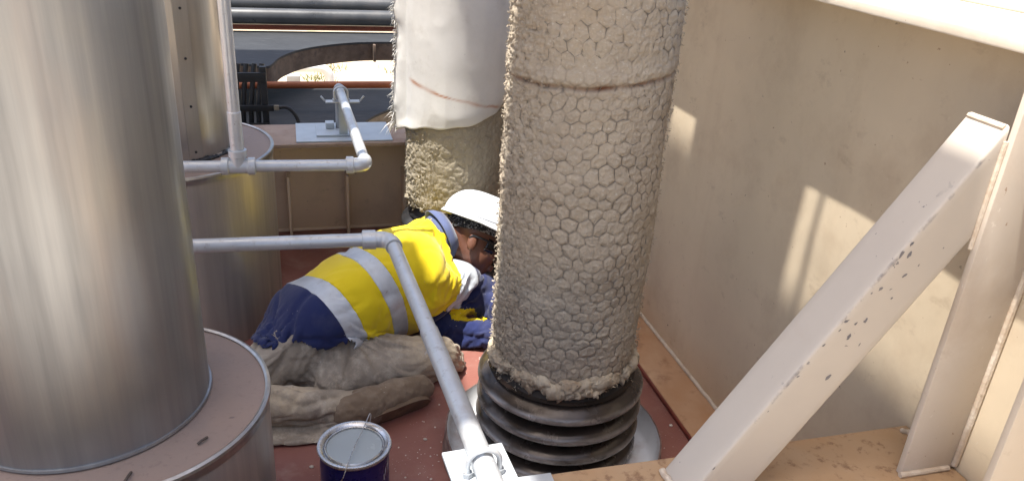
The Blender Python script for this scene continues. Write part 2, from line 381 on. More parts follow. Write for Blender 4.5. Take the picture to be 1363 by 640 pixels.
MAT = dict(
    deck=m_deck(), cream=m_cream('cream_wall_paint', None), rear=m_cream('tan_stained_paint', (-.16, .18), .30, (.80, .63, .44)),
    wall=m_cream('cream_wall_rusty_foot', (-.20, .20), .55, (.66, .55, .395)),
    flange=m_rustflange(), flange2=simple('brown_dusty_flange', (.30, .215, .165), (.36, .265, .20), 6, .75, 0, .25, 60, dirt=(.20, .12, .085), dsc=8, dlo=.5, dhi=.72), ledge=simple('orange_rust_ledge', (.40, .22, .11), (.46, .29, .17), 7, .75, 0, .3, 60, dirt=(.22, .10, .05), dsc=9, dlo=.52, dhi=.72), white=m_cream('cream_paled_for_sun', None, base=(.70, .63, .52)),  # white: paler copy of the cream, sunlight put into its colour
    redledge=simple('red_oxide_edge', (.16, .03, .02), (.22, .05, .03), 9, .5),
    alu=m_alu('brushed_aluminium_cladding'), alu2=m_alu('brown_tarnished_aluminium', (.50, .48, .45), .30, 1.2), aludrum=m_alu('dusty_drum_cladding', (.52, .455, .385), .38, 1.3, .5), aludust=m_aludust(),
    pipe=m_galv(), pipe_d=m_galv('dull_galvanised_pipe', (.36, .38, .40)), plate=simple('pale_blue_zinc_plate', (.50, .55, .58), (.42, .47, .50), 7, .45, .25, .1, 40, dirt=(.36, .33, .29)),
    plate2=simple('white_zinc_plate', (.52, .55, .57), (.44, .47, .49), 7, .42, .2, .1, 40),
    wool=m_wool(), wool2=m_wool('yellow_brown_wool', (.36, .31, .225), (.28, .245, .18), (.32, .25, .16)),
    woolfringe=simple('pale_torn_wool', (.47, .41, .31), (.33, .26, .18), 18, .95, 0, .6, 110, dirt=(.36, .20, .09), dsc=11, dlo=.6, dhi=.72, bd=.006),
    wire=simple('dull_netting_wire', (.17, .14, .11), (.27, .24, .20), 30, .6, .3, 0),
    bellows=m_bellows(), black=simple('black_rubber', (.010, .010, .011), (.025, .025, .026), 12, .45, 0, .1),
    neck=simple('matte_dark_neck', (.012, .010, .009), (.03, .024, .02), 12, .75, 0, .1),
    collar=simple('white_collar_lining', (.68, .69, .69), (.58, .59, .60), 6, .5, 0, .1, dirt=(.30, .20, .15)),
    collar_out=simple('brown_collar_edge', (.10, .045, .035), (.24, .17, .14), 22, .6, .1, .3),
    yellow=m_cloth('hi_vis_yellow_cotton', (.82, .64, .012), (.76, .56, .010), (.50, .36, .03), .30, .8, dlo=.58, dhi=.8),
    navy=m_cloth('navy_cotton', (.010, .016, .070), (.014, .022, .092), (.07, .075, .12), .4, .85),
    collarcloth=m_cloth('faded_navy_collar', (.075, .095, .19), (.10, .125, .23), None, .4, .85),
    tape=m_tape(), trousers=m_trousers(), boot=m_cloth('brown_suede_boot', (.15, .105, .07), (.22, .165, .115), (.34, .28, .21), .6, .85, 200, .1),
    sole=simple('worn_tan_sole', (.20, .13, .08), (.13, .09, .06), 20, .8, 0, .3),
    skin=simple('dark_brown_skin', (.135, .058, .036), (.165, .072, .045), 20, .42, 0, .12, 140),
    helmet=simple('scuffed_white_helmet', (.66, .69, .72), (.60, .63, .66), 5, .34, 0, .05, 30, dirt=(.45, .42, .38), dsc=6, dlo=.66, dhi=.8),
    helmet_in=simple('cream_helmet_lining', (.60, .54, .42), (.50, .45, .36), 9, .7, 0, .2),
    bandana=m_bandana(), lens=simple('black_lens', (.008, .008, .010), (.012, .012, .014), 8, .08, 0, 0),
    glass_frame=simple('black_frame', (.012, .012, .013), (.02, .02, .02), 10, .3, 0, 0),
    canblue=simple('dark_blue_can_print', (.008, .010, .12), (.010, .014, .15), 8, .3, .1, 0, dirt=(.45, .45, .48), dsc=24, dlo=.68, dhi=.74),
    tin=simple('bare_tin_rim', (.66, .67, .68), (.52, .53, .54), 16, .28, .9, .06, 60),
    lid=simple('wet_grey_paint', (.36, .41, .43), (.34, .385, .40), 6, .22, 0, .03, 12, dirt=(.24, .275, .29), dsc=9, dlo=.62, dhi=.72),
    print=simple('white_print', (.70, .72, .78), (.5, .52, .6), 60, .5, 0, 0),
    sheet=m_sheet(), sand=m_sand(), dplate=m_darkplate(),
    brownsk=simple('brown_rusty_skirt', (.085, .058, .042), (.15, .105, .075), 14, .8, 0, .3, 40, dirt=(.05, .035, .03), dsc=20),
    tansk=simple('tan_dusty_skirt', (.25, .21, .15), (.19, .155, .11), 14, .85, 0, .3, 40),
    orange=simple('orange_primer_pipe', (.30, .09, .03), (.24, .065, .022), 10, .55, 0, .1),
    redpipe=simple('red_brown_bar', (.17, .045, .03), (.13, .035, .022), 10, .6, 0, .1),
    greypipe=simple('dark_grey_pipe', (.055, .058, .062), (.085, .088, .09), 5, .35, .3, .05, dirt=(.10, .09, .085)),
    bluebox=simple('pale_blue_tray', (.30, .38, .43), (.24, .31, .35), 6, .6, .1, .1, dirt=(.22, .20, .18)),
    bounce=simple('pale_bounce_floor', (.50, .45, .38), (.42, .38, .32), 4, .85, 0, .2),  # pale tone of the added light-bouncing floor
    conc=simple('plain_grey', (.34, .33, .31), (.28, .27, .26), 4, .8, 0, .2),
    blackrack=simple('black_rack_steel', (.012, .012, .013), (.022, .022, .022), 9, .55, .2, .1),
    whitepipe=simple('white_pvc_pipe', (.72, .72, .70), (.64, .64, .62), 5, .5, 0, 0),
    debris=simple('plaster_crumb', (.60, .56, .50), (.45, .40, .34), 40, .95, 0, .2),
    twig=simple('dark_twig', (.06, .045, .035), (.10, .075, .06), 40, .9, 0, .2), grass=simple('dry_green_weed', (.10, .15, .035), (.20, .20, .07), 30, .8, 0, 0),
    chip=simple('grey_primer_chip', (.12, .115, .125), (.17, .16, .17), 60, .6, 0, .2), brace=m_brace(), weld=simple('painted_weld_bead', (.60, .52, .42), (.48, .38, .28), 40, .55, 0, .4, 160),
)

# ------------------------------------------------------------------ setting
DZ = -.12
def sheet(name, x0, x1, y0, y1, z, mat, n=1, amp=0):
    nx = ny = n+1
    X, Y = np.meshgrid(np.linspace(x0, x1, nx), np.linspace(y0, y1, ny)); V = np.stack([X.ravel(), Y.ravel(), np.full(nx*ny, z)], 1)
    if amp: V[:, 2] += amp*fbm(V*.8, 3, 5)
    o = mesh_np(name, V, grid_faces(nx, ny, False), mat); return o
g = sheet('ground', -250, 250, -250, 250, -1.0, MAT['sand']); g['kind'] = 'structure'
d = box('deck', (-5.0, .86, DZ-.03), (1.36, 3.62, DZ), MAT['deck'], bev=.002); d['kind'] = 'structure'

wk = box('bounce_floor', (-5.0, -3.2, DZ-.03), (1.28, .79, DZ+.02), MAT['bounce'], bev=.002); wk['kind'] = 'structure'  # unseen floor added to bounce light and show in the vessel cladding

# ---- side wall: deep cream beam seen from inside, flanges, stiffeners
WX = 1.29
sw = thing('side_wall', 'tall cream steel wall of the enclosure with sunlit top flange and stiffener plates', 'wall', (WX, 2.0, DZ))
def buckled_web():
    ny, nz = 110, 40; Y, Z = np.meshgrid(np.linspace(-.4, 3.62, ny), np.linspace(DZ, 1.242, nz)); Y = Y.ravel(); Z = Z.ravel()
    fx = np.clip(np.minimum(Z-DZ, 1.242-Z)/.1, 0, 1)*np.clip(np.abs(Y-1.0)/.12, 0, 1)*np.clip(np.abs(Y-.838)/.1, 0, 1)
    X = WX+.0085*fx*fbm(np.stack([Y*0, Y*2.1, Z*2.6], 1), 3, 8); V = np.stack([X, Y, Z], 1); Q = grid_faces(ny, nz, False)
    V2 = V.copy(); V2[:, 0] = WX+.02; n = len(V)
    return mesh_np('web', np.concatenate([V, V2]), np.concatenate([Q, Q[:, ::-1]+n]), MAT['wall'], sw)
buckled_web()
box('top_flange', (1.150, -.4, 1.2425), (1.47, 3.62, 1.264), MAT['white'], sw, .003)
box('flange_upstand', (1.455, -.4, 1.2645), (1.475, 3.62, 1.30), MAT['white'], sw, .003)
bf = box('bottom_flange', (1.140, .9, DZ+.001), (WX-.0005, 3.60, DZ+.022), [MAT['ledge']], sw, .003)
tube('weld_bead', [(WX-.004, y_, DZ+.026+.0015*math.sin(y_*70)) for y_ in np.linspace(1.15, 3.5, 60)], .007, MAT['weld'], sw, 8)
box('painted_edge', (1.1365, .9, DZ+.002), (1.1395, 3.60, DZ+.0205), MAT['redledge'], bf, 0)
for (y_, x0_, z0_) in ((1.0, 1.154, .3915), (.838, 1.176, .3915)):
    s_ = box('stiffener', (x0_, y_-.007, z0_), (WX-.001, y_+.007, 1.241), MAT['cream'], sw, .003)
    bm = bmesh.new()
    add_tube(bm, [(WX-.006, y_+.010, z) for z in np.linspace(z0_+.02, 1.22, 30)], .006, 8)
    add_tube(bm, [(WX-.006, y_-.010, z+.002*math.sin(z*90)) for z in np.linspace(z0_+.01, 1.22, 40)], .007, 8)
    add_tube(bm, [(x, y_-.010, z0_+.004) for x in np.linspace(x0_-.004, WX-.02, 14)], .006, 8)
    bm_obj('weld_bead', bm, MAT['weld'], s_)

# ---- near beam with tan top flange
nb = thing('foreground_beam', 'low beam with dusty tan top flange at the bottom right, under the diagonal brace', 'beam', (.6, 1.0, DZ))
box('top_flange', (-1.6, .80, .374), (WX-.002, 1.135, .390), MAT['flange'], nb, .002)
box('web', (-1.6, .93, DZ+.0005), (WX-.003, .944, .3735), MAT['rear'], nb, .001)
box('flange_patch', (.05, .86, .3905), (.445, 1.1345, .3945), MAT['plate2'], nb, .001)
bm = bmesh.new()
for k in range(26):
    a_ = k/25
    v_ = (1.262+.016*math.sin(a_*9), 1.116-.10*a_, .393)
    bmesh.ops.create_icosphere(bm, subdivisions=1, radius=.006+.004*random.random(), matrix=Matrix.Translation(v_))
bm_obj('weld_spatter', bm, MAT['weld'], nb)

# ---- diagonal brace (box section)
def build_brace():
    a = np.array([.671-.25*.0, 0, .393]); b = np.array([1.1535, 0, 1.127])
    d_ = (b-a); d_[0], d_[2]; L = math.hypot(d_[0], d_[2]); ux, uz = d_[0]/L, d_[2]/L
    nx_, nz_ = uz, -ux                     # towards lower right
    w = .113; y0, y1 = 1.0085, 1.10
    # top contour a->b, bottom contour offset; ends trimmed flat on the flange and on the stiffener
    def at_z(o, z): t = (z-(a[2]+o*nz_))/uz; return a[0]+o*nx_+t*ux
    def at_x(o, x): t = (x-(a[0]+o*nx_))/ux; return a[2]+o*nz_+t*uz
    NS = 60; V = []; edge = []; al = []; rows = []
    cr = .006
    sec = []
    ycs = [y0, y0+cr*.3, y0+cr] + list(np.linspace(y0+.02, y1-.02, 6)) + [y1-cr, y1-cr*.3, y1]
    ocs = [0, cr*.3, cr] + list(np.linspace(.02, w-.02, 6)) + [w-cr, w-cr*.3, w]
    loop = []
    def rnd(y, o):
        # round the corners
        yy = min(max(y, y0+cr), y1-cr); oo = min(max(o, cr), w-cr); dy, do = y-yy, o-oo
        if dy and do:
            l = math.hypot(dy, do); return yy+dy/l*cr, oo+do/l*cr
        return y, o
    for y in ycs: loop.append((y, 0))
    for o in ocs[1:]: loop.append((y1, o))
    for y in ycs[::-1][1:]: loop.append((y, w))
    for o in ocs[::-1][1:-1]: loop.append((y0, o))
    n = len(loop)
    for j in range(NS+1):
        t = j/NS
        for (y, o) in loop:
            y, o = rnd(y, o)
            xs, xe = at_z(o, .3905), 1.1535
            zs, ze = .3905, at_x(o, 1.1535)
            if ze > 1.127-.0: pass
            x = xs+(xe-xs)*t; z = zs+(ze-zs)*t
            V.append((x, y, z)); edge.append(abs(y-y0) if o < cr*1.2 else (o if abs(y-y0) < 1e-4 else .1)); al.append(t)
    V = np.array(V); Fq = grid_faces(n, NS+1)
    o = mesh_np('diagonal_brace', V, Fq[:, ::-1].copy(), MAT['brace'], None, True, dict(edge=edge, along=al), loc=(.75, 1.05, .39))
    tag(o, 'chipped cream box-section brace slanting from the near beam up to the stiffener', 'brace')
    bm = bmesh.new()
    add_tube(bm, [(.672+.135*t, 1.008-.003, .394) for t in np.linspace(0, 1, 12)], .006, 8)
    add_tube(bm, [(.668, 1.008+.09*t, .395+.002*math.sin(t*20)) for t in np.linspace(0, 1, 14)], .007, 8)
    bm_obj('weld_bead', bm, MAT['weld'], o)
    bm = bmesh.new()
    add_tube(bm, [(1.150, 1.015+.08*t, 1.121) for t in np.linspace(0, 1, 10)], .005, 8)
    add_tube(bm, [(1.152, 1.006, 1.10-.20*t) for t in np.linspace(0, 1, 12)], .0045, 8)
    bm_obj('weld_bead', bm, MAT['weld'], o)
build_brace()
def bare_patches():
    br = bpy.data.objects['diagonal_brace']; g_ = np.random.default_rng(2); bm = bmesh.new()
    for (x, z, r_) in CHIPS:
        n = 11; a0 = g_.uniform(0, 6); el = g_.uniform(.45, .9); ra = g_.uniform(.4, 1.3)
        vs_ = []
        for k in range(n):
            a = 2*PI*k/n; q = r_*(.65+.7*g_.random()); dx, dz = q*1.25*math.cos(a), q*el*math.sin(a)
            vs_.append(bm.verts.new((x+dx*math.cos(ra)-dz*math.sin(ra), 1.0081, z+dx*math.sin(ra)+dz*math.cos(ra))))
        bm.faces.new(vs_)
    o = bm_obj('paint_chips', bm, MAT['chip'], br, smooth=False); o['kind'] = 'stuff'
CHIPS = [(1.008, 0.897, 0.0064), (1.025, 0.896, 0.005), (1.028, 0.854, 0.0043), (1.052, 0.873, 0.0021), (0.985, 0.831, 0.0043), (1.015, 0.809, 0.0021), (0.931, 0.769, 0.005), (0.953, 0.762, 0.0036), (0.972, 0.766, 0.0043), (0.946, 0.735, 0.005), (0.974, 0.716, 0.0029), (0.924, 0.649, 0.0064), (0.858, 0.659, 0.0029), (1.007, 0.828, 0.0021), (0.968, 0.823, 0.0021), (0.896, 0.722, 0.0029), (0.812, 0.587, 0.0021), (0.723, 0.467, 0.0029), (0.922, 0.751, 0.0029), (1.024, 0.917, 0.0043)]
bare_patches()

# ---- rear beam
rb = thing('rear_beam', 'low rust-stained tan beam with stiffener ribs along the back of the red deck', 'beam', (0, 3.5, DZ))
box('top_flange', (-5.0, 3.255, .374), (WX-.002, 3.55, .390), MAT['flange2'], rb, .003)
box('web', (-5.0, 3.52, DZ+.0005), (WX-.003, 3.534, .3735), MAT['rear'], rb, .001)
for x_ in (-.60, -.325, -.055, .205, .468, .73, 1.0):
    box('stiffener', (x_-.006, 3.415, DZ+.001), (x_+.006, 3.5195, .185), MAT['rear'], rb, .002)
bp = box('zinc_plate', (-.01, 3.275, .3905), (.395, 3.545, .3965), MAT['plate'], rb, .001)
tube('weld_bead', [(x, 3.515, DZ+.004) for x in np.linspace(-1.4, 1.25, 60)], .008, MAT['rear'], rb, 8)

# ---- unseen plates added overhead, gaps laid out to place the sun patches
PZ = 4.60
pf = thing('overhead_shade_plates', 'unseen grey plates added overhead to shade the deck', 'shade plates', (0, 1.0, PZ))
PLATES = [(-3.2, -.98, .55, 4.45), (-.98, -.44, .55, .84), (-.80, -.44, .84, 1.03), (-.98, -.44, 1.03, 1.655), (-.98, -.86, 1.655, 2.25), (-.98, -.44, 2.95, 4.45),
          (-.44, .10, .55, 4.45), (.10, .62, 2.29, 4.45), (.10, .48, 1.485, 2.12), (.10, .155, 2.12, 2.29), (.10, .48, 1.40, 1.425)]
for (a_, b_, c_, e_) in PLATES:
    box('shade_plate', (a_+.0015, c_+.0015, PZ), (b_-.0015, e_-.0015, PZ+.05), MAT['conc'], pf, .002)

# ------------------------------------------------------------------ clad vessels
def wobble_cyl(name, c, r_, z0, z1, mat, parent, nu=160, nv=60, amp=.002, seed=0, bead=True):
    th = np.linspace(0, 2*PI, nu, endpoint=False); zz = np.linspace(z0, z1, nv)
    T, Z = np.meshgrid(th, zz); T = T.ravel(); Z = Z.ravel()
    n_ = fbm(np.stack([np.cos(T)*2.2, np.sin(T)*2.2, Z*1.1], 1), 3, seed)
    R = r_+amp*n_
    V = np.stack([c[0]+R*np.cos(T), c[1]+R*np.sin(T), Z], 1)
    return mesh_np(name, V, grid_faces(nu, nv), mat, parent)
def vessel(label, cb, R, ct, r_, zt, ztop, mat, matlow, seam_ang, sealant=False, seed=0):
    v = thing('clad_vessel', label, 'vessel', (cb[0], cb[1], DZ), 'metal clad vessels')
    wobble_cyl('base_drum', cb, R, DZ+.001, zt-.008, matlow, v, seed=seed+1)
    lathe('drum_top', [(0, zt), (r_*.5, zt+.0005), (R-.004, zt-.001)], cb, MAT['aludust'], v, 128)
    lathe('rolled_rim', [(R-.006, zt-.008), (R-.006, zt+.0025), (R-.001, zt+.006), (R+.005, zt+.003), (R+.006, zt-.003), (R+.003, zt-.009), (R+.003, zt-.024), (R-.006, zt-.024)], cb, MAT['alu2'], v, 160)
    up_ = wobble_cyl('cladding', ct, r_, zt+.002, ztop, mat, v, 200, 90, .0022, seed+5)
    lathe('bottom_bead', [(r_-.002, zt+.010), (r_+.004, zt+.009), (r_+.005, zt+.004), (r_+.002, zt+.0012), (r_-.002, zt+.0012)], ct, mat, v, 160)
    # lap seam with pop rivets
    bm = bmesh.new(); N = 40; w = .022
    for j in range(2): pass
    ring = []
    for zz in np.linspace(zt+.012, ztop, N):
        ring.append([bm.verts.new((ct[0]+(r_+h)*math.cos(seam_ang+a), ct[1]+(r_+h)*math.sin(seam_ang+a), zz)) for a, h in ((-w/r_, -.001), (-w/r_, .0035), (w/r_, .0045), (w/r_, -.001))])
    for a, b in zip(ring[:-1], ring[1:]):
        for k in range(3): bm.faces.new((a[k], a[k+1], b[k+1], b[k]))
    s_ = bm_obj('lap_seam', bm, mat, up_)
    z_ = zt+.035
    while z_ < ztop:
        bm = bmesh.new(); p = Vector((ct[0]+(r_+.004)*math.cos(seam_ang), ct[1]+(r_+.004)*math.sin(seam_ang), z_))
        bmesh.ops.create_uvsphere(bm, u_segments=8, v_segments=5, radius=.0045, matrix=Matrix.Translation(p)); bm_obj('rivet', bm, MAT['blackrack'] if sealant else MAT['tin'], up_); z_ += .155
    if sealant:
        V = []; th = np.linspace(0, 2*PI, 400, endpoint=False); q = []
        n1 = fbm(np.stack([np.cos(th)*14, np.sin(th)*14, th*0], 1), 4, 3)
        hgt = .009+.008*n1; prof = [(0, 0), (.012, 0), (.012, .4), (.006, 1), (0, 1)]
        for (dr, hh) in prof: V.append(np.stack([ct[0]+(r_+dr*(1+.6*n1))*np.cos(th), ct[1]+(r_+dr*(1+.6*n1))*np.sin(th), zt+.001+np.maximum(hgt, .002)*hh], 1))
        mesh_np('sealant_bead', np.concatenate(V), grid_faces(400, len(prof)), MAT['black'], v)
    return v
vessel('large brushed aluminium clad vessel filling the left edge, standing on a wide dusty drum', (-.400, 1.515), .305, (-.452, 1.535), .234, .40, 2.3, MAT['alu'], MAT['aludrum'], math.radians(100), False, 3)
vessel('tarnished brown clad vessel behind the large one, black sealant ring at its foot', (-.445, 2.836), .352, (-.425, 2.836), .195, .53, 2.3, MAT['alu2'], MAT['aludrum'], math.radians(-62), True, 40)

# ------------------------------------------------------------------ silver pipes
PR = .0205
def sleeve(pts, parent, name, rad=PR*1.32, mat=None): return tube(name, pts, rad, mat or MAT['pipe'], parent, 24)
fp = thing('silver_pipe', 'near silver pipe bent at an elbow over the worker and clamped to the near beam', 'pipe', (.3, 1.09, .39), 'silver pipe runs')
E1 = (.251, 2.143, .45)
tube('pipe_run', [(-.75, 2.185, .45), (.251-.055, 2.146, .45)], PR, MAT['pipe'], fp, 24)
tube('elbow', [(.251-.062, 2.146, .45)]+bend((-.3, 2.17, .45), E1, (.308, 1.0, .45), .045)+[(.254, 2.085, .45)], PR*1.22, MAT['pipe'], fp, 24)
bm = bmesh.new(); add_tube(bm, [(.251-.085, 2.148, .45), (.251-.083, 2.148, .45), (.251-.045, 2.1455, .45), (.251-.043, 2.1455, .45)], [PR*1.05, PR*1.42, PR*1.42, PR*1.05], 24); bm_obj('socket_ring', bm, MAT['pipe'], fp)
tube('pipe_run', [(.254, 2.08, .45), (.2795, 1.60, .45)], PR*1.0, MAT['pipe'], fp, 24)
tube('pipe_run', [(.2793, 1.605, .45), (.2798, 1.595, .45), (.325, .70, .45)], PR*1.10, MAT['pipe'], fp, 24)
cl = thing('pipe_clamp', 'square white zinc clamp plate with U-bolt holding the near pipe', 'clamp', (.305, 1.14, .40), 'pipe clamps')
bm = bmesh.new(); add_box(bm, (-.062, -.075, 0), (.062, .075, .009), .002)
bmesh.ops.transform(bm, matrix=Matrix.Translation((.304, 1.127, .4155)) @ Matrix.Rotation(math.radians(3.5), 4, 'Z'), verts=bm.verts[:]); bm_obj('clamp_plate', bm, MAT['plate2'], cl)
box('packing_block', (.272, 1.075, .395), (.335, 1.132, .415), MAT['plate2'], cl, .002)
def ubolt(parent, c, r_, rod, zleg, axis_dir=(0, 1, 0), mat=None):
    ax = Vector(axis_dir).normalized(); sx = ax.cross(Vector((0, 0, 1))).normalized(); c = Vector(c)
    pts = [c-sx*r_+Vector((0, 0, zleg-c.z))]+[c+sx*r_*math.cos(a)+Vector((0, 0, r_*math.sin(a))) for a in np.linspace(PI, 0, 20)]+[c+sx*r_+Vector((0, 0, zleg-c.z))]
    ub = tube('u_bolt', pts, rod, mat or MAT['pipe'], parent, 12)
    for s_ in (-1, 1):
        p = c+sx*r_*s_; bm = bmesh.new()
        bmesh.ops.create_cone(bm, cap_ends=True, segments=6, radius1=rod*1.9, radius2=rod*1.9, depth=rod*1.8, matrix=Matrix.Translation((p.x, p.y, zleg+rod)))
        bm_obj('nut', bm, mat or MAT['pipe_d'], ub, smooth=False)
ubolt(cl, (.304, 1.122, .452), .031, .0055, .4245)

rp = thing('silver_pipe', 'rear silver pipe with a tee and upright riser beside the brown vessel', 'pipe', (-.18, 2.46, .45), 'silver pipe runs')
RZ = .585; P2 = .0185
T0 = Vector((-.186, 2.452, RZ)); E2 = Vector((.206, 2.430, RZ)); FE = Vector((.181, 3.44, RZ))
tube('pipe_run', [(-.9, 2.49, RZ), T0], P2, MAT['pipe'], rp, 24)
tube('pipe_run', [T0, (.165, 2.432, RZ)], P2, MAT['pipe'], rp, 24)
bm = bmesh.new(); add_tube(bm, [T0+Vector((-.052, .003, 0)), T0+Vector((-.05, .003, 0)), T0+Vector((-.03, .002, 0)), T0+Vector((-.027, .0015, 0)), T0+Vector((.027, -.0015, 0)), T0+Vector((.03, -.002, 0)), T0+Vector((.05, -.003, 0)), T0+Vector((.052, -.003, 0))], [P2*1.1, P2*1.5, P2*1.5, P2*1.28, P2*1.28, P2*1.5, P2*1.5, P2*1.1], 24)
add_tube(bm, [T0, T0+Vector((0, 0, .032)), T0+Vector((0, 0, .034)), T0+Vector((0, 0, .054)), T0+Vector((0, 0, .056))], [P2*1.28, P2*1.28, P2*1.5, P2*1.5, P2*1.1], 24)
bm_obj('tee_fitting', bm, MAT['pipe'], rp)
tube('riser', [T0+Vector((0, 0, .03)), T0+Vector((0, 0, .175)), T0+Vector((0, 0, .177)), T0+Vector((0, 0, 1.9))], [P2*1.12, P2*1.12, P2*1.0, P2*1.0], MAT['pipe'], rp, 24)
bm = bmesh.new(); add_tube(bm, [(.142, 2.434, RZ), (.144, 2.434, RZ), (.166, 2.4325, RZ), (.168, 2.4325, RZ)], [P2*1.1, P2*1.5, P2*1.5, P2*1.25], 24)
add_tube(bm, [(.166, 2.4325, RZ)]+bend((0, 2.44, RZ), E2, FE, .034)+[(.205, 2.475, RZ)], P2*1.28, 24); bm_obj('elbow', bm, MAT['pipe'], rp)
tube('pipe_run', [(.205, 2.47, RZ), FE], P2, MAT['pipe'], rp, 24)
bm = bmesh.new(); add_tube(bm, [FE+Vector((0, -.05, 0))]+bend(FE+Vector((0, -.2, 0)), FE, FE+Vector((0, 0, -.2)), .034)+[FE+Vector((0, 0, -.06))], P2*1.28, 24); bm_obj('elbow', bm, MAT['pipe_d'], rp)
tube('drop_leg', [FE+Vector((0, 0, -.05)), (FE.x, FE.y, .398)], P2, MAT['pipe_d'], rp, 20)
c2 = thing('pipe_clamp', 'small bracket and U-bolt holding the rear pipe on the rear beam plate', 'clamp', (.19, 3.35, .3965), 'pipe clamps')
box('foot_plate', (.075, 3.33, .397), (.235, 3.50, .405), MAT['plate'], c2, .002)
box('bracket_web', (.172, 3.34, .4055), (.208, 3.348, .545), MAT['plate'], c2, .001)
bm = bmesh.new(); add_box(bm, (.118, 3.325, .5455), (.262, 3.365, .551), .001); bm_obj('bracket_angle', bm, MAT['plate2'], c2)
bm = bmesh.new()
for x_, s_ in ((.118, -1), (.262, 1)): tube('bracket_ear', [(x_, 3.345, .549), (x_+.018*s_, 3.345, .572)], .004, MAT['plate2'], c2, 8)
ubolt(c2, (.1835, 3.345, RZ), .0275, .005, .5515, mat=MAT['pipe'])
bm = bmesh.new(); add_box(bm, (.118, 3.42, .4055), (.155, 3.47, .43), .003); bm_obj('bolt_block', bm, MAT['plate'], c2)

# ------------------------------------------------------------------ insulated columns
def hexgrid(S, Z, w, hgt):
    """distance to nearest hexagon edge (0 at edge) for cells of width w, row pitch hgt; returns d(0..1), nearest centre id"""
    a = S/w; b = Z/hgt
    best = np.full(S.shape, 9e9); sec = np.full(S.shape, 9e9); bx_ = np.zeros(S.shape); by_ = np.zeros(S.shape)
    j0 = np.floor(b)
    for dj in (-1, 0, 1, 2):
        j = j0+dj; sh = (j % 2)*.5; i0 = np.floor(a-sh)
        for di in (0, 1):
            i = i0+di; cx = i+sh; dx = (a-cx)*w; dy = (b-j)*hgt*1.0
            dd = dx*dx+dy*dy
            m = dd < best
            sec = np.where(m, best, np.minimum(sec, dd)); bx_ = np.where(m, cx, bx_); by_ = np.where(m, j, by_); best = np.where(m, dd, best)
    d_ = (np.sqrt(sec)-np.sqrt(best))/w
    return np.clip(d_, 0, 1), bx_, by_
def wool_warp(S, Z, R, seed):
    q = np.stack([np.cos(S/R)*R*7, np.sin(S/R)*R*7, Z*7], 1)
    ds = .026*fbm(q*.8, 3, seed)+.007*vnoise(q*3.4, seed+9); dz = .024*fbm(q*.8+31, 3, seed+3)+.007*vnoise(q*3.4+5, seed+11)
    return ds, dz
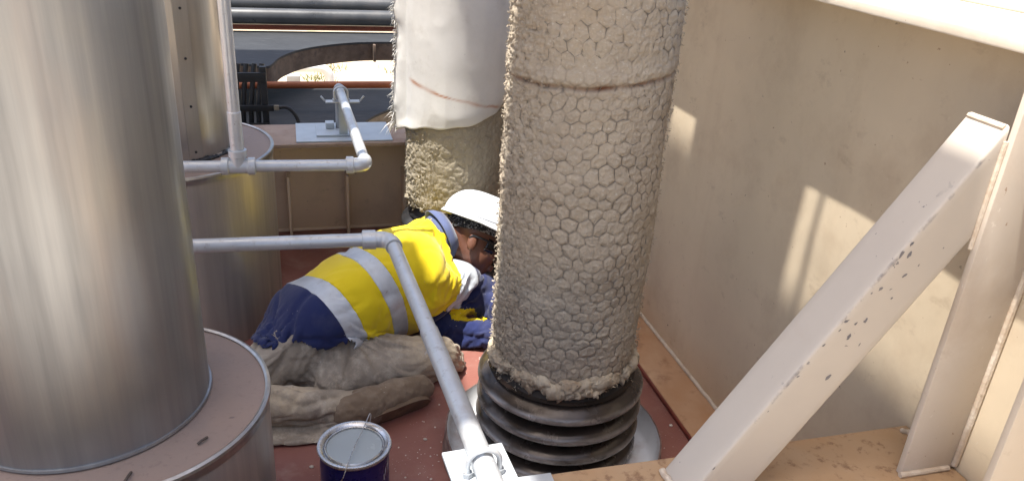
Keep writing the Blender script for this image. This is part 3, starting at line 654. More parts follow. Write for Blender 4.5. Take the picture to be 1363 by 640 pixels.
def wool_surface(c, R, z0, z1, nu, nv, ncell, hgt, seed, lap=None, shag_ang=None, amp=.0085):
    th = np.linspace(0, 2*PI, nu, endpoint=False); tz = np.linspace(0, 1, nv)
    T, Q = np.meshgrid(th, tz); T = T.ravel(); Q = Q.ravel()
    jag = .020*fbm(np.stack([np.cos(th)*4, np.sin(th)*4, th*0], 1), 4, seed+50)+.008*vnoise(np.stack([np.cos(th)*22, np.sin(th)*22, th*0], 1), seed+51)
    zb = z0+np.tile(jag, nv); Z = zb+(z1-zb)*Q
    S = T*R; w = 2*PI*R/ncell
    ds, dz = wool_warp(S, Z, R, seed)
    d_, cx, cy = hexgrid(S+ds, Z+dz, w, hgt)
    ang = T
    sh = np.zeros_like(T)
    if shag_ang is not None:
        da = np.abs((ang-shag_ang+PI) % (2*PI)-PI); sh = np.clip(1-da/.85, 0, 1)
    pill = np.clip(d_*2.6, 0, 1)**.45
    jit = _hash(cx.astype(np.int64) % ncell, cy.astype(np.int64), np.zeros_like(cx, dtype=np.int64), seed)
    q3 = np.stack([np.cos(T)*R, np.sin(T)*R, Z], 1)
    amod = np.clip(.75+.9*fbm(q3*6, 2, seed+66), .25, 1.5)
    r_ = R+amp*(pill-.6)*(1+.35*jit)*(1-.45*sh)*amod+.006*fbm(q3*14, 3, seed+20)+.0028*ridge(q3*55, 3, seed+21)+.0016*ridge(q3*150, 2, seed+22)
    r_ += sh*(.007*ridge(q3*np.array([48, 48, 70]), 3, seed+30)+.004*vnoise(q3*110, seed+33))
    r_ += .007*fbm(q3*3.1, 2, seed+40)
    groove = np.clip(1.1-d_*6.5, 0, 1)*(1-.6*sh)*np.clip(.35+.65*vnoise(q3*9, seed+60)+.25*vnoise(q3*40, seed+61), 0, 1); stain = np.zeros_like(T)
    if lap is not None:
        for (lz, off, a0, sp) in lap:
            zc = lz+off*np.sin(T*1.0+a0)+.006*fbm(q3*9, 3, seed+70)
            dzz = Z-zc
            da = np.abs((T-a0+PI) % (2*PI)-PI); m = np.clip(1.25-da/sp, 0, 1)
            r_ += m*(.008*np.exp(-((dzz-.018)/.022)**2)-.011*np.exp(-(dzz/.006)**2)*np.clip(.6+.8*vnoise(q3*13, seed+73), 0, 1))
            stain = np.maximum(stain, m*np.exp(-(dzz/.006)**2)*np.clip(.55+.9*fbm(q3*16, 3, seed+71), 0, 1))
    low = np.clip((zb+.05-Z)/.05, 0, 1)
    r_ += low*(.006*fbm(q3*30, 3, seed+80)-.010*low)
    V = np.stack([c[0]+r_*np.cos(T), c[1]+r_*np.sin(T), Z], 1)
    # torn lip turning inward at the bottom
    lip = V[:nu].copy(); cc = np.array([c[0], c[1]])
    V2 = [V]
    base_n = 0
    k_list = []
    rr = r_[:nu]
    for k, (dr, dz_) in enumerate(((-.018, -.004), (-.035, .006), (-.06, .03))):
        L = np.stack([c[0]+(rr+dr)*np.cos(th), c[1]+(rr+dr)*np.sin(th), Z[:nu]+dz_+.006*vnoise(np.stack([np.cos(th)*30, np.sin(th)*30, th*0+k], 1), seed+90)], 1); k_list.append(L)
    allV = np.concatenate([k_list[2], k_list[1], k_list[0], V]); z3 = np.zeros(3*nu)
    return allV, grid_faces(nu, nv+3), np.concatenate([z3, groove]), np.concatenate([z3, stain])
def netting(name, c, R, z0, z1, ncell, hgt, seed, parent, a_lo, a_hi, mat, rad=.0009, lift=.0012, amp=.0085):
    """hexagonal wire: inverse-warped edges lying in the grooves"""
    w = 2*PI*R/ncell; segs = []
    j0, j1 = int(math.floor((z0-.05)/hgt)), int(math.ceil((z1+.05)/hgt)); i0, i1 = int(a_lo*R/w)-2, int(a_hi*R/w)+2
    # voronoi hex of the staggered lattice: vertices between three neighbours
    yv = (hgt*hgt+w*w*.25)/(2*hgt)             # distance from centre to the upper vertex
    for j in range(j0, j1+1):
        for i in range(i0, i1+1):
            cx = (i+(j % 2)*.5)*w; cy = j*hgt
            top = (cx, cy+yv); rtp = (cx+w*.5, cy+hgt-yv); rbt = (cx+w*.5, cy-(hgt-yv))
            segs.append((top, rtp)); segs.append((rtp, rbt)); segs.append((rbt, (cx, cy-yv)))
    A = np.array(segs); N = len(A)
    K = 4; tt = np.linspace(0, 1, K)
    P = A[:, 0, None, :]*(1-tt)[None, :, None]+A[:, 1, None, :]*tt[None, :, None]; P = P.reshape(-1, 2)
    S, Z = P[:, 0].copy(), P[:, 1].copy()
    for _ in range(4):
        ds, dz = wool_warp(S, Z, R, seed); S = P[:, 0]-ds; Z = P[:, 1]-dz
    T = S/R; q3 = np.stack([np.cos(T)*R, np.sin(T)*R, Z], 1)
    r_ = R+amp*(-.6)*.6+.006*fbm(q3*14, 3, seed+20)+.007*fbm(q3*3.1, 2, seed+40)+.0022+lift*vnoise(q3*25, seed+5)
    C_ = np.stack([c[0]+r_*np.cos(T), c[1]+r_*np.sin(T), Z], 1).reshape(N, K, 3)
    ok = (C_[:, :, 2].min(1) > z0) & (C_[:, :, 2].max(1) < z1); C_ = C_[ok]; T = T.reshape(N, K)[ok]; N = len(C_)
    nr = np.stack([np.cos(T), np.sin(T), 0*T], 2); tg = np.gradient(C_, axis=1); tg /= np.linalg.norm(tg, axis=2, keepdims=True)+1e-9
    bn = np.cross(tg, nr); V = []
    for a in (0, 2*PI/3, 4*PI/3): V.append(C_+rad*(nr*math.cos(a)+bn*math.sin(a)))
    V = np.stack(V, 2).reshape(-1, 3)          # N,K,3
    F_ = []
    idx = np.arange(N*K*3).reshape(N, K, 3)
    for k in range(K-1):
        for a in range(3): F_.append(np.stack([idx[:, k, a], idx[:, k, (a+1) % 3], idx[:, k+1, (a+1) % 3], idx[:, k+1, a]], 1))
    return mesh_np(name, V, np.concatenate(F_), mat, parent)
def tufts(name, c, R, zs, angs, n, mat, parent, L=(.006, .018), seed=0, droop=.4):
    """short curled wool fibres standing off the surface"""
    g_ = np.random.default_rng(seed); V = []; F_ = []
    for i in range(n):
        a = g_.uniform(*angs); z = g_.uniform(*zs); l = g_.uniform(*L); r_ = R+g_.uniform(-.003, .006)
        p = np.array([c[0]+r_*math.cos(a), c[1]+r_*math.sin(a), z]); nr = np.array([math.cos(a), math.sin(a), 0]); tn = np.array([-math.sin(a), math.cos(a), 0])
        d_ = nr*g_.uniform(.2, .9)+tn*g_.normal()*.6+np.array([0, 0, g_.normal()*.6-droop*.5]); d_ /= np.linalg.norm(d_)
        wv = np.cross(d_, g_.normal(size=3)); wv = wv/np.linalg.norm(wv)*g_.uniform(.0008, .0028)
        b = len(V)
        m = p+d_*l*.5+g_.normal(size=3)*.002; e = p+d_*l+np.array([0, 0, -droop*l*.5])+g_.normal(size=3)*.002
        V += [p-wv, p+wv, m+wv*.8, m-wv*.8, e]; F_ += [(b, b+1, b+2, b+3), (b+3, b+2, b+4)]
    o = mesh_np(name, np.array(V), F_, mat, parent, False); o['kind'] = 'stuff'; return o

CC = (.717, 1.835); CR = .2045; NC = 35; HG = .0312
mc = thing('insulated_column', 'tall column wrapped in grey-beige mineral wool under hexagonal wire netting, at the centre', 'column', (CC[0], CC[1], DZ), 'wool wrapped columns')
V, Fq, G, S_ = wool_surface(CC, CR, .200, 1.42, 560, 480, NC, HG, 3, amp=.0034, lap=[(1.045, -.020, -PI/2-.45, 1.55)], shag_ang=PI*1.02)
w_ = mesh_np('wool_wrap', V, Fq, MAT['wool'], mc, True, dict(groove=G, stain=S_))
netting('wire_netting', CC, CR, .20, 1.40, NC, HG, 3, w_, PI*.85, PI*2.25, MAT['wire'], .0009, amp=.0034)
tufts('wool_fibre', CC, CR+.004, (.16, 1.40), (PI*.70, PI*1.22), 3000, MAT['wool'], w_, (.003, .0085), 4)
tufts('loose_fibre', CC, CR+.001, (.19, .235), (PI*.7, PI*2.3), 350, MAT['woolfringe'], w_, (.006, .014), 5, .6)
tufts('right_edge_fibre', CC, CR+.003, (.16, 1.40), (-.75, .30), 900, MAT['wool'], w_, (.004, .010), 6)
lathe('upper_sleeve', [(CR-.006, 1.40), (CR, 1.44), (CR, 2.6)], CC, MAT['wool'], mc, 64)
def wool_lumps(parent, c, R, z, a0, a1, n, mat, seed, s=(.012, .03)):
    g_ = np.random.default_rng(seed); bm = bmesh.new()
    for i in range(n):
        a = g_.uniform(a0, a1); p = Vector((c[0]+(R+g_.uniform(-.02, .002))*math.cos(a), c[1]+(R+g_.uniform(-.02, .002))*math.sin(a), z+g_.uniform(-.012, .022)))
        r_ = bmesh.ops.create_icosphere(bm, subdivisions=3, radius=1.0)['verts']; sc = [g_.uniform(*s), g_.uniform(*s)*.7, g_.uniform(*s)*.8]
        rot = Matrix.Rotation(a+PI/2, 3, 'Z') @ Matrix.Rotation(g_.normal()*.4, 3, 'Y'); co = np.array([v.co[:] for v in r_])
        co = co*(1+.45*fbm(co*2.3+i*9, 3, seed+i)[:, None]+.18*ridge(co*6+i, 2, seed)[:, None])
        for v, q in zip(r_, co): v.co = p+rot @ Vector((q[0]*sc[0], q[1]*sc[1], q[2]*sc[2]))
    o = bm_obj('torn_wool_edge', bm, mat, parent, auto=180); o['kind'] = 'stuff'; return o
wool_lumps(w_, CC, CR-.002, .203, PI*.75, PI*2.3, 140, MAT['woolfringe'], 8, (.010, .036))

# bellows under the wool
def bellows(parent, c, R, z0, z1, ncv, mat, nu=140):
    pr_ = []; cr = []
    pr_ += [(.165, z1+.10), (.165, z1+.012), (R-.030, z1+.006)]; cr += [0, 0, .2]
    pitch = (z1-z0)/ncv
    for k in range(ncv):
        zc = z1-pitch*(k+.5)
        for t in np.linspace(0, 2*PI, 18, endpoint=False):
            s = .5-.5*math.cos(t); pr_.append((R-.047+.047*s**.5, zc+pitch*.5-pitch*t/(2*PI))); cr.append(s**2.6)
    pr_ += [(R-.055, z0), (R-.02, z0-.004), (R+.0, z0-.006)]; cr += [0, 0, .3]
    th = np.linspace(0, 2*PI, nu, endpoint=False); V = []; A = []
    for (r_, z), q in zip(pr_, cr):
        dn = .0022*fbm(np.stack([np.cos(th)*3, np.sin(th)*3, th*0+z*9], 1), 2, 4)
        V.append(np.stack([c[0]+(r_+dn)*np.cos(th), c[1]+(r_+dn)*np.sin(th), np.full(nu, z)+dn], 1)); A.append(np.full(nu, q))
    o = mesh_np('bellows', np.concatenate(V), grid_faces(nu, len(pr_))[:, ::-1].copy(), mat, parent, True, dict(crest=np.concatenate(A)))
    return o
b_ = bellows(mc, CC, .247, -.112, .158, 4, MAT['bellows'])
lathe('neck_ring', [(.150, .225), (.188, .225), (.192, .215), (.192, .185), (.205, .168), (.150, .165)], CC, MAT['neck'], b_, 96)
# open lined collar round the foot
ct_ = (.690, 1.775)
cg = thing('deck_collar', 'low round collar with white lining round the foot of the dark bellows', 'collar', (ct_[0], ct_[1], DZ))
def collar_part(name, prof, mat, seed):
    th = np.linspace(0, 2*PI, 200, endpoint=False); V = []
    n = .004*fbm(np.stack([np.cos(th)*3, np.sin(th)*3, th*0], 1), 3, seed)
    for (r_, z) in prof: V.append(np.stack([ct_[0]+(r_+n)*np.cos(th), ct_[1]+(r_+n)*np.sin(th), np.full(200, z)+(n*1.2 if z > DZ+.02 else 0)], 1))
    return mesh_np(name, np.concatenate(V), grid_faces(200, len(prof)), mat, cg)
collar_part('lining', [(.02, DZ+.006), (.20, DZ+.006), (.290, DZ+.008), (.306, DZ+.018), (.318, DZ+.085)], MAT['collar'], 2)
collar_part('outer_skin', [(.318, DZ+.0855), (.3205, DZ+.0875), (.323, DZ+.085), (.327, DZ+.03), (.331, DZ+.001)], MAT['collar_out'], 2)

# rear column with hanging white cloth
C2 = (.625, 3.035); R2 = .195
rc = thing('insulated_column', 'rear wool column half covered by a frayed white cloth, behind the white helmet', 'column', (C2[0], C2[1], DZ), 'wool wrapped columns')
V, Fq, G, S_ = wool_surface(C2, R2, .205, 1.0, 330, 210, 26, .040, 77, shag_ang=PI*1.0, amp=.0045)
w2 = mesh_np('wool_wrap', V, Fq, MAT['wool2'], rc, True, dict(groove=G, stain=S_))
netting('wire_netting', C2, R2, .20, .80, 26, .040, 77, w2, PI*.85, PI*2.2, MAT['wire'], .0011)
tufts('wool_fibre', C2, R2+.003, (.20, .66), (PI*.75, PI*1.3), 700, MAT['wool2'], w2, (.006, .016), 14)
wool_lumps(w2, C2, R2, .205, PI*.8, PI*2.2, 30, MAT['wool2'], 18, (.012, .028))
lathe('upper_sleeve', [(R2-.004, .98), (R2-.002, 2.6)], C2, MAT['wool2'], rc, 48)
bellows(rc, C2, .225, -.112, .150, 4, MAT['black'])
def cloth_wrap():
    nu, nv = 220, 150
    u = np.linspace(0, 1, nu); v = np.linspace(0, 1, nv); U, Vv = np.meshgrid(u, v); U = U.ravel(); Vv = Vv.ravel()
    a0, a1 = PI*.965, PI*2.15
    T = a0+(a1-a0)*U
    zb = .525+.030*np.sin((U-.05)*9)*np.exp(-U*2)+.27*np.clip(U-.12, 0, 1)**1.25-.01*np.cos(U*40)*.3; zt = 1.5
    Z = zb+(zt-zb)*Vv
    q = np.stack([np.cos(T)*R2, np.sin(T)*R2, Z], 1)
    r_ = R2+.018+.010*fbm(q*np.array([4, 4, 1.6]), 2, 6)+.0035*ridge(q*np.array([8, 8, 3.0]), 2, 9)+.010*np.exp(-((Z-zb)/.03)**2)*vnoise(q*9, 4)
    flap = np.clip((.07-U)/.07, 0, 1)                              # loose edge standing away on the left
    r_ = r_+flap*(.035+.02*fbm(q*8, 3, 12))
    P = np.stack([C2[0]+r_*np.cos(T), C2[1]+r_*np.sin(T), Z], 1)
    # rust streak left by a wire: slanting line
    line = .735-.085*(U-.12)/.5+.006*fbm(q*20, 3, 2); dl = np.abs(Z-line)
    m = np.clip((U-.10)/.05, 0, 1)*np.clip((.85-U)/.06, 0, 1)
    rust = m*np.exp(-(dl/(.0040+.006*np.clip(vnoise(q*14, 8), 0, 1)))**2)*np.clip(.85+.5*vnoise(q*22, 3), 0, 1)
    o = mesh_np('cloth_wrap', P, grid_faces(nu, nv, False), MAT['sheet'], None, True, dict(rust=rust), loc=(C2[0], C2[1], .5))
    md = o.modifiers.new('thickness', 'SOLIDIFY'); md.thickness = .002
    tag(o, 'white cloth wrapped round the rear column, rust streak across it and frayed left edge', 'cloth')
    # frayed threads along the free edge
    g_ = np.random.default_rng(3); V_ = []; F_ = []
    E = P.reshape(nv, nu, 3)[:, 0]
    for i in range(900):
        k = int(g_.integers(0, nv-1)); p = E[k]+(E[k+1]-E[k])*g_.random(); l = g_.uniform(.004, .020)*(2.2 if k < 12 else 1)*(.4+1.2*abs(math.sin(k*.37)))
        d_ = np.array([-1., -.25, 0])*g_.uniform(.1, 1)+g_.normal(size=3)*.45+np.array([0, 0, -.55]); d_ /= np.linalg.norm(d_)
        wv = np.cross(d_, g_.normal(size=3)); wv = wv/np.linalg.norm(wv)*g_.uniform(.0006, .0016); b = len(V_)
        m_ = p+d_*l*.5+g_.normal(size=3)*.004; e = m_+d_*l*.5+np.array([0, 0, -.3*l])
        V_ += [p-wv, p+wv, m_+wv, m_-wv, e]; F_ += [(b, b+1, b+2, b+3), (b+3, b+2, b+4)]
    f_ = mesh_np('frayed_threads', np.array(V_), F_, MAT['sheet'], o, False, dict(rust=np.zeros(len(V_)))); f_['kind'] = 'stuff'
cloth_wrap()

# ------------------------------------------------------------------ paint can
def paint_can():
    c = (.098, 1.672); R = .092; zt = .082
    t = thing('paint_can', 'dark blue paint can full of grey paint, wire handle across it, on the red deck', 'paint can', (c[0], c[1], DZ))
    lathe('can_body', [(R-.004, DZ+.001), (R, DZ+.003), (R, DZ+.008), (R-.002, DZ+.010), (R-.002, zt-.012), (R, zt-.010), (R+.003, zt-.006)], c, MAT['canblue'], t, 96)
    lathe('rim', [(R+.003, zt-.0065), (R+.005, zt-.002), (R+.0035, zt+.002), (R-.001, zt+.003), (R-.006, zt+.001), (R-.010, zt-.002), (R-.012, zt-.004)], c, MAT['tin'], t, 96)
    ld = lathe('paint_surface', [(0, zt-.0075), (R*.6, zt-.0075), (R-.0200, zt-.0073), (R-.0196, zt-.0060)], c, MAT['lid'], t, 96)
    lathe('inner_lip', [(R-.0118, zt-.0065), (R-.013, zt-.0075), (R-.0145, zt-.003), (R-.0165, zt-.0012), (R-.0185, zt-.002), (R-.0198, zt-.012)], c, MAT['tin'], ld, 96)
    # bail handle lying across the lid
    a = Vector((c[0]+.040, c[1]+.085, zt)); pts = []
    P = [(.058, .084, -.03), (.064, .092, -.01), (.068, .098, .008), (.066, .099, .014), (.060, .090, .012), (.040, .055, .009), (.010, .005, .009), (-.020, -.050, .009), (-.038, -.085, .006), (-.050, -.103, -.010), (-.058, -.098, -.03), (-.060, -.082, -.045)]
    ang = math.radians(8)
    for (x, y, z) in P: pts.append((c[0]+x*math.cos(ang)-y*math.sin(ang), c[1]+x*math.sin(ang)+y*math.cos(ang), zt+z))
    hp = []
    for i in range(len(pts)-1):
        for k in range(5):
            t_ = k/5; hp.append(tuple(np.array(pts[i])*(1-t_)+np.array(pts[i+1])*t_))
    hp.append(pts[-1]); hp = np.array(hp); 
    for _ in range(4): hp[1:-1] = (hp[:-2]+2*hp[1:-1]+hp[2:])/4
    tube('wire_handle', [tuple(p) for p in hp], .0014, MAT['tin'], t, 8)
    # fragments of white print on the label
    bm = bmesh.new(); Rr = R-.0012
    def q(a_, z_): return bm.verts.new((c[0]+Rr*math.cos(a_), c[1]+Rr*math.sin(a_), z_))
    for (aa, zz, da, dz, sl_) in ((-.52, .030, .10, .007, .02), (-.40, .022, .035, .026, .01), (-.46, .022, .035, .026, -.012), (-.30, .040, .05, .012, .01), (-.22, .050, .045, .014, .012), (-.62, .010, .05, .02, .01), (-.70, .0, .05, .02, .0)):
        q4 = [q(aa, zz), q(aa+da, zz+sl_), q(aa+da, zz+dz+sl_), q(aa, zz+dz)]; bm.faces.new(q4)
    bm_obj('label_print', bm, MAT['print'], t)
paint_can()

# ------------------------------------------------------------------ background
bt = thing('cradle_plate', 'grey weathered steel plate with a concave brown skirt, upper of two beyond the rear beam', 'steel plate', (.2, 4.9, .5), 'steel plates behind')
def curved_plate(parent, front, yb, z, skirt, mtop, msk):
    pts = [Vector((x, y, 0)) for x, y in front]
    den = []
    for i in range(len(pts)-1):
        p0 = pts[max(i-1, 0)]; p1 = pts[i]; p2 = pts[i+1]; p3 = pts[min(i+2, len(pts)-1)]
        for k in range(8):
            t = k/8; den.append(.5*((2*p1)+(p2-p0)*t+(2*p0-5*p1+4*p2-p3)*t*t+(3*p1-p0-3*p2+p3)*t**3))
    den.append(pts[-1]); bm = bmesh.new()
    a = [bm.verts.new((p.x, p.y, z)) for p in den]; b = [bm.verts.new((p.x, yb, z)) for p in den]; a2 = [bm.verts.new((p.x, p.y, z-.012)) for p in den]; b2 = [bm.verts.new((p.x, yb, z-.012)) for p in den]
    for i in range(len(den)-1):
        for q in ((a[i], a[i+1], b[i+1], b[i]), (a2[i], b2[i], b2[i+1], a2[i+1]), (a[i], a2[i], a2[i+1], a[i+1]), (b[i], b[i+1], b2[i+1], b2[i])): bm.faces.new(q)
    bm_obj('plate', bm, mtop, parent)
    bm = bmesh.new(); r_ = []
    for p in den: r_.append([bm.verts.new((p.x, p.y+.004, z-.013)), bm.verts.new((p.x, p.y+.004, z-skirt)), bm.verts.new((p.x, p.y+.018, z-skirt)), bm.verts.new((p.x, p.y+.018, z-.013))])
    for u_, v_ in zip(r_[:-1], r_[1:]):
        for k in range(4): bm.faces.new((u_[k], u_[(k+1) % 4], v_[(k+1) % 4], v_[k]))
    bm_obj('skirt', bm, msk, parent)
curved_plate(bt, [(-1.6, 4.25), (-.6, 4.28), (-.27, 4.29), (-.139, 4.22), (-.065, 4.47), (.08, 4.70), (.35, 4.87), (.65, 4.905), (1.0, 4.90), (2.2, 4.90)], 5.21, .50, .115, MAT['dplate'], MAT['brownsk'])
box('gusset', (.47, 4.86, .385), (.485, 4.90, .487), MAT['brownsk'], bt, .001)
bt2 = thing('cradle_plate', 'lower grey weathered steel plate with a tan concave skirt just beyond the rear beam', 'steel plate', (.2, 4.3, .28), 'steel plates behind')
curved_plate(bt2, [(-1.6, 3.62), (-.4, 3.64), (.20, 3.66), (.30, 3.90), (.42, 4.12), (.62, 4.30), (.95, 4.36), (2.2, 4.36)], 4.72, .27, .10, MAT['dplate'], MAT['tansk'])
def bgpipe(name, label, y, z, r_, mat, cat='pipe', x0=-2.5, x1=3.0, dz=0, slope=0):
    o = tube(name, [(x0, y, z-slope*1.5), (x1, y, z+slope*1.5)], r_, mat, None, 20, loc=((x0+x1)/2, y, z)); tag(o, label, cat, 'pipes behind the rear beam'); return o
bgpipe('steel_pipe', 'thick dark grey pipe running across the top behind the white cloth', 5.2, .590, .050, MAT['greypipe'])
bgpipe('steel_pipe', 'second dark grey pipe lying just above and behind the thick one', 5.32, .650, .050, MAT['greypipe'])
bgpipe('steel_bar', 'thin red-brown bar under the dark grey pipes', 5.30, .512, .022, MAT['redpipe'], 'bar')
bgpipe('orange_pipe', 'slim orange primed pipe crossing in front of the sandy ground', 4.2, .408, .0185, MAT['orange'])
tr = box('cable_tray', (-2.5, 5.45, .66), (.545, 5.75, .70), MAT['bluebox'], None, .003, loc=(0, 5.6, .68)); tag(tr, 'pale blue tray strip above the dark pipes at the top', 'tray')
# hose rack
hr = thing('hose_rack', 'black rack of upright hoses on the left beyond the rear beam', 'hose rack', (-.22, 3.95, .2))
for x_ in (-.30, -.262, -.225, -.190): tube('hose', [(x_, 3.98, .20), (x_+.006, 3.98, .34), (x_+.018, 4.0, .45), (x_+.035, 4.02, .56)], .0125, MAT['black'], hr, 10)
box('frame_post', (-.165, 3.94, .05), (-.135, 3.97, .56), MAT['blackrack'], hr, .003)
box('frame_post', (-.36, 3.94, .05), (-.335, 3.97, .56), MAT['blackrack'], hr, .003)
box('cross_rail', (-.36, 3.925, .345), (-.11, 3.939, .375), MAT['blackrack'], hr, .002)
box('cross_rail', (-.36, 3.925, .49), (-.137, 3.939, .535), MAT['blackrack'], hr, .002)
box('lower_panel', (-.36, 3.925, .05), (-.137, 3.939, .285), MAT['blackrack'], hr, .002)
box('brass_fitting', (-.109, 3.92, .35), (-.085, 3.942, .374), MAT['tansk'], hr, .003)
hz = [(-.084, 3.93, .362), (-.06, 3.93, .368), (-.03, 3.93, .355), (-.005, 3.925, .32), (.008, 3.92, .28), (.010, 3.91, .20)]
hs = []
for i in range(len(hz)-1):
    for k in range(4): hs.append(tuple(np.array(hz[i])*(1-k/4)+np.array(hz[i+1])*k/4))
hs.append(hz[-1]); ha = np.array(hs)
for _ in range(3): ha[1:-1] = (ha[:-2]+2*ha[1:-1]+ha[2:])/4
tag(tube('black_hose', [tuple(p) for p in ha], .0095, MAT['black'], None, 10, loc=(0, 3.92, .3)), 'black hose curving down from the rack to the rear beam', 'hose')
tag(tube('cable', [(-.15, 3.9, .285), (-.08, 3.86, .28), (.0, 3.80, .262), (.08, 3.74, .25)], .005, MAT['black'], None, 8, loc=(-.03, 3.82, .27)), 'thin black cable lying behind the rear beam', 'cable')
# white elbow pipe on the ground
wp = [(-1.0, 9.2, -.63), (.0, 9.2, -.63)]+bend((0, 9.2, -.63), (.38, 9.2, -.63), (.40, 9.2, -1.2), .14)+[(.40, 9.2, -1.05)]
tag(tube('white_pipe', [tuple(p) for p in wp], .052, MAT['whitepipe'], None, 18, loc=(.2, 9.2, -.9)), 'white pipe with an elbow down into the sandy ground far behind', 'pipe')
bx_ = box('ground_box', (-.10, 9.75, -1.0), (.06, 9.9, -.86), MAT['conc'], None, .01, loc=(0, 9.8, -1)); tag(bx_, 'small grey box on the sandy ground beside the white pipe', 'box')
def weeds():
    g_ = np.random.default_rng(5); V = []; F_ = []
    for k in range(14):
        cx, cy = g_.uniform(-.6, 1.9), g_.uniform(7.5, 12.5)
        for i in range(60):
            p = np.array([cx+g_.normal()*.12, cy+g_.normal()*.10, -1.0]); h_ = g_.uniform(.03, .10); d_ = np.array([g_.normal()*.04, g_.normal()*.04, h_]); b = len(V)
            V += [p+np.array([-.006, 0, 0]), p+np.array([.006, 0, 0]), p+d_]; F_.append((b, b+1, b+2))
    o = mesh_np('weeds', np.array(V), F_, MAT['grass'], None, False); o['kind'] = 'stuff'; o['label'] = 'low green weeds scattered on the sandy ground'; o['category'] = 'weeds'
weeds()

# ------------------------------------------------------------------ crumbs
def crumbs():
    g_ = np.random.default_rng(9); bm = bmesh.new()
    spots = [(.22, 1.55, .12, 90), (.32, 1.75, .12, 60), (.43, 1.95, .10, 40), (.60, 2.30, .12, 60), (1.0, 1.75, .12, 30), (-.05, 2.95, .2, 25), (.2, 1.9, .3, 40), (1.08, 2.2, .15, 14)]
    for cx, cy, s, n in spots:
        for i in range(n):
            r_ = g_.uniform(.0008, .0036)*(2.0 if g_.random() < .12 else 1); x = cx+g_.normal()*s; y = cy+g_.normal()*s
            if x > 1.12: continue
            m = Matrix.Translation((x, y, DZ+r_*.35)) @ Matrix.Rotation(g_.uniform(0, 6), 4, 'Z') @ Matrix.Diagonal((1, g_.uniform(.5, 1), .5, 1))
            bmesh.ops.create_icosphere(bm, subdivisions=1, radius=r_, matrix=m)
    o = bm_obj('plaster_crumbs', bm, MAT['debris'], smooth=False); o['kind'] = 'stuff'; o['label'] = 'pale plaster crumbs scattered over the red deck'; o['category'] = 'crumbs'
crumbs()
def scrap(name, label, cat, p, size, rot, mat, seed):
    bm = bmesh.new(); vs_ = bmesh.ops.create_icosphere(bm, subdivisions=2, radius=1)['verts']; co = np.array([v.co[:] for v in vs_]); co *= (1+.4*fbm(co*1.7, 2, seed)[:, None])
    M = Matrix.Translation(p) @ Matrix.Rotation(rot, 4, 'Z')
    for v, q in zip(vs_, co): v.co = M @ Vector((q[0]*size[0], q[1]*size[1], q[2]*size[2]))
    tag(bm_obj(name, bm, mat, None, loc=p, smooth=False), label, cat)
scrap('wool_scrap', 'small pale scrap on the deck beside the orange ledge', 'scrap', (1.02, 1.86, DZ+.006), (.013, .008, .006), .6, MAT['debris'], 2)
scrap('metal_scrap', 'small grey scrap on the red deck in front of the brown drum', 'scrap', (-.08, 2.83, DZ+.005), (.03, .008, .004), -.3, MAT['pipe_d'], 3)
tag(tube('twig', [(-.225, 1.335, .404), (-.217, 1.342, .407), (-.208, 1.352, .405)], .0028, MAT['twig'], None, 6, loc=(-.217, 1.342, .404)), 'short dark twig on the near drum top', 'twig')
tag(tube('twig', [(-.345, 1.245, .404), (-.339, 1.262, .406), (-.336, 1.275, .404)], .0026, MAT['twig'], None, 6, loc=(-.34, 1.26, .404)), 'dark crumb of twig at the foot of the large vessel', 'twig')
#PERSON#

# ------------------------------------------------------------------ person
def snets(Fd, o, h):
    nx, ny, nz = Fd.shape; ins = Fd < 0
    cor = [(a, b, c) for a in (0, 1) for b in (0, 1) for c in (0, 1)]
    cnt = sum(ins[a:nx-1+a, b:ny-1+b, c:nz-1+c].astype(np.int8) for a, b, c in cor)
    act = (cnt > 0) & (cnt < 8); ijk = np.argwhere(act); idx = -np.ones(act.shape, np.int64); idx[act] = np.arange(len(ijk))
    acc = np.zeros((len(ijk), 3)); num = np.zeros(len(ijk)); cval = {c: Fd[ijk[:, 0]+c[0], ijk[:, 1]+c[1], ijk[:, 2]+c[2]] for c in cor}
    for a in cor:
        for ax in range(3):
            if a[ax]: continue
            b = list(a); b[ax] = 1; b = tuple(b); fa, fb = cval[a], cval[b]; m = (fa < 0) != (fb < 0)
            t = np.where(m, fa/(fa-fb+1e-12), 0); p = np.array(a, float)[None, :].repeat(len(ijk), 0); p[:, ax] += t
            acc += p*m[:, None]; num += m
    V = np.array(o)+h*(ijk+acc/num[:, None]); quads = []
    for ax in range(3):
        u_, v_ = (ax+1) % 3, (ax+2) % 3
        lo = [slice(1, -1)]*3; lo[ax] = slice(0, -1); hi = [slice(1, -1)]*3; hi[ax] = slice(1, None)
        A, B = ins[tuple(lo)], ins[tuple(hi)]; e = np.argwhere(A != B); off = np.ones(3, int); off[ax] = 0; c = e+off
        s = A[e[:, 0], e[:, 1], e[:, 2]]
        du = np.zeros(3, int); du[u_] = 1; dv = np.zeros(3, int); dv[v_] = 1
        g_ = lambda q: idx[q[:, 0], q[:, 1], q[:, 2]]
        q = np.stack([g_(c-du-dv), g_(c-dv), g_(c), g_(c-du)], 1); q[~s] = q[~s][:, ::-1]; quads.append(q)
    return V, np.concatenate(quads)
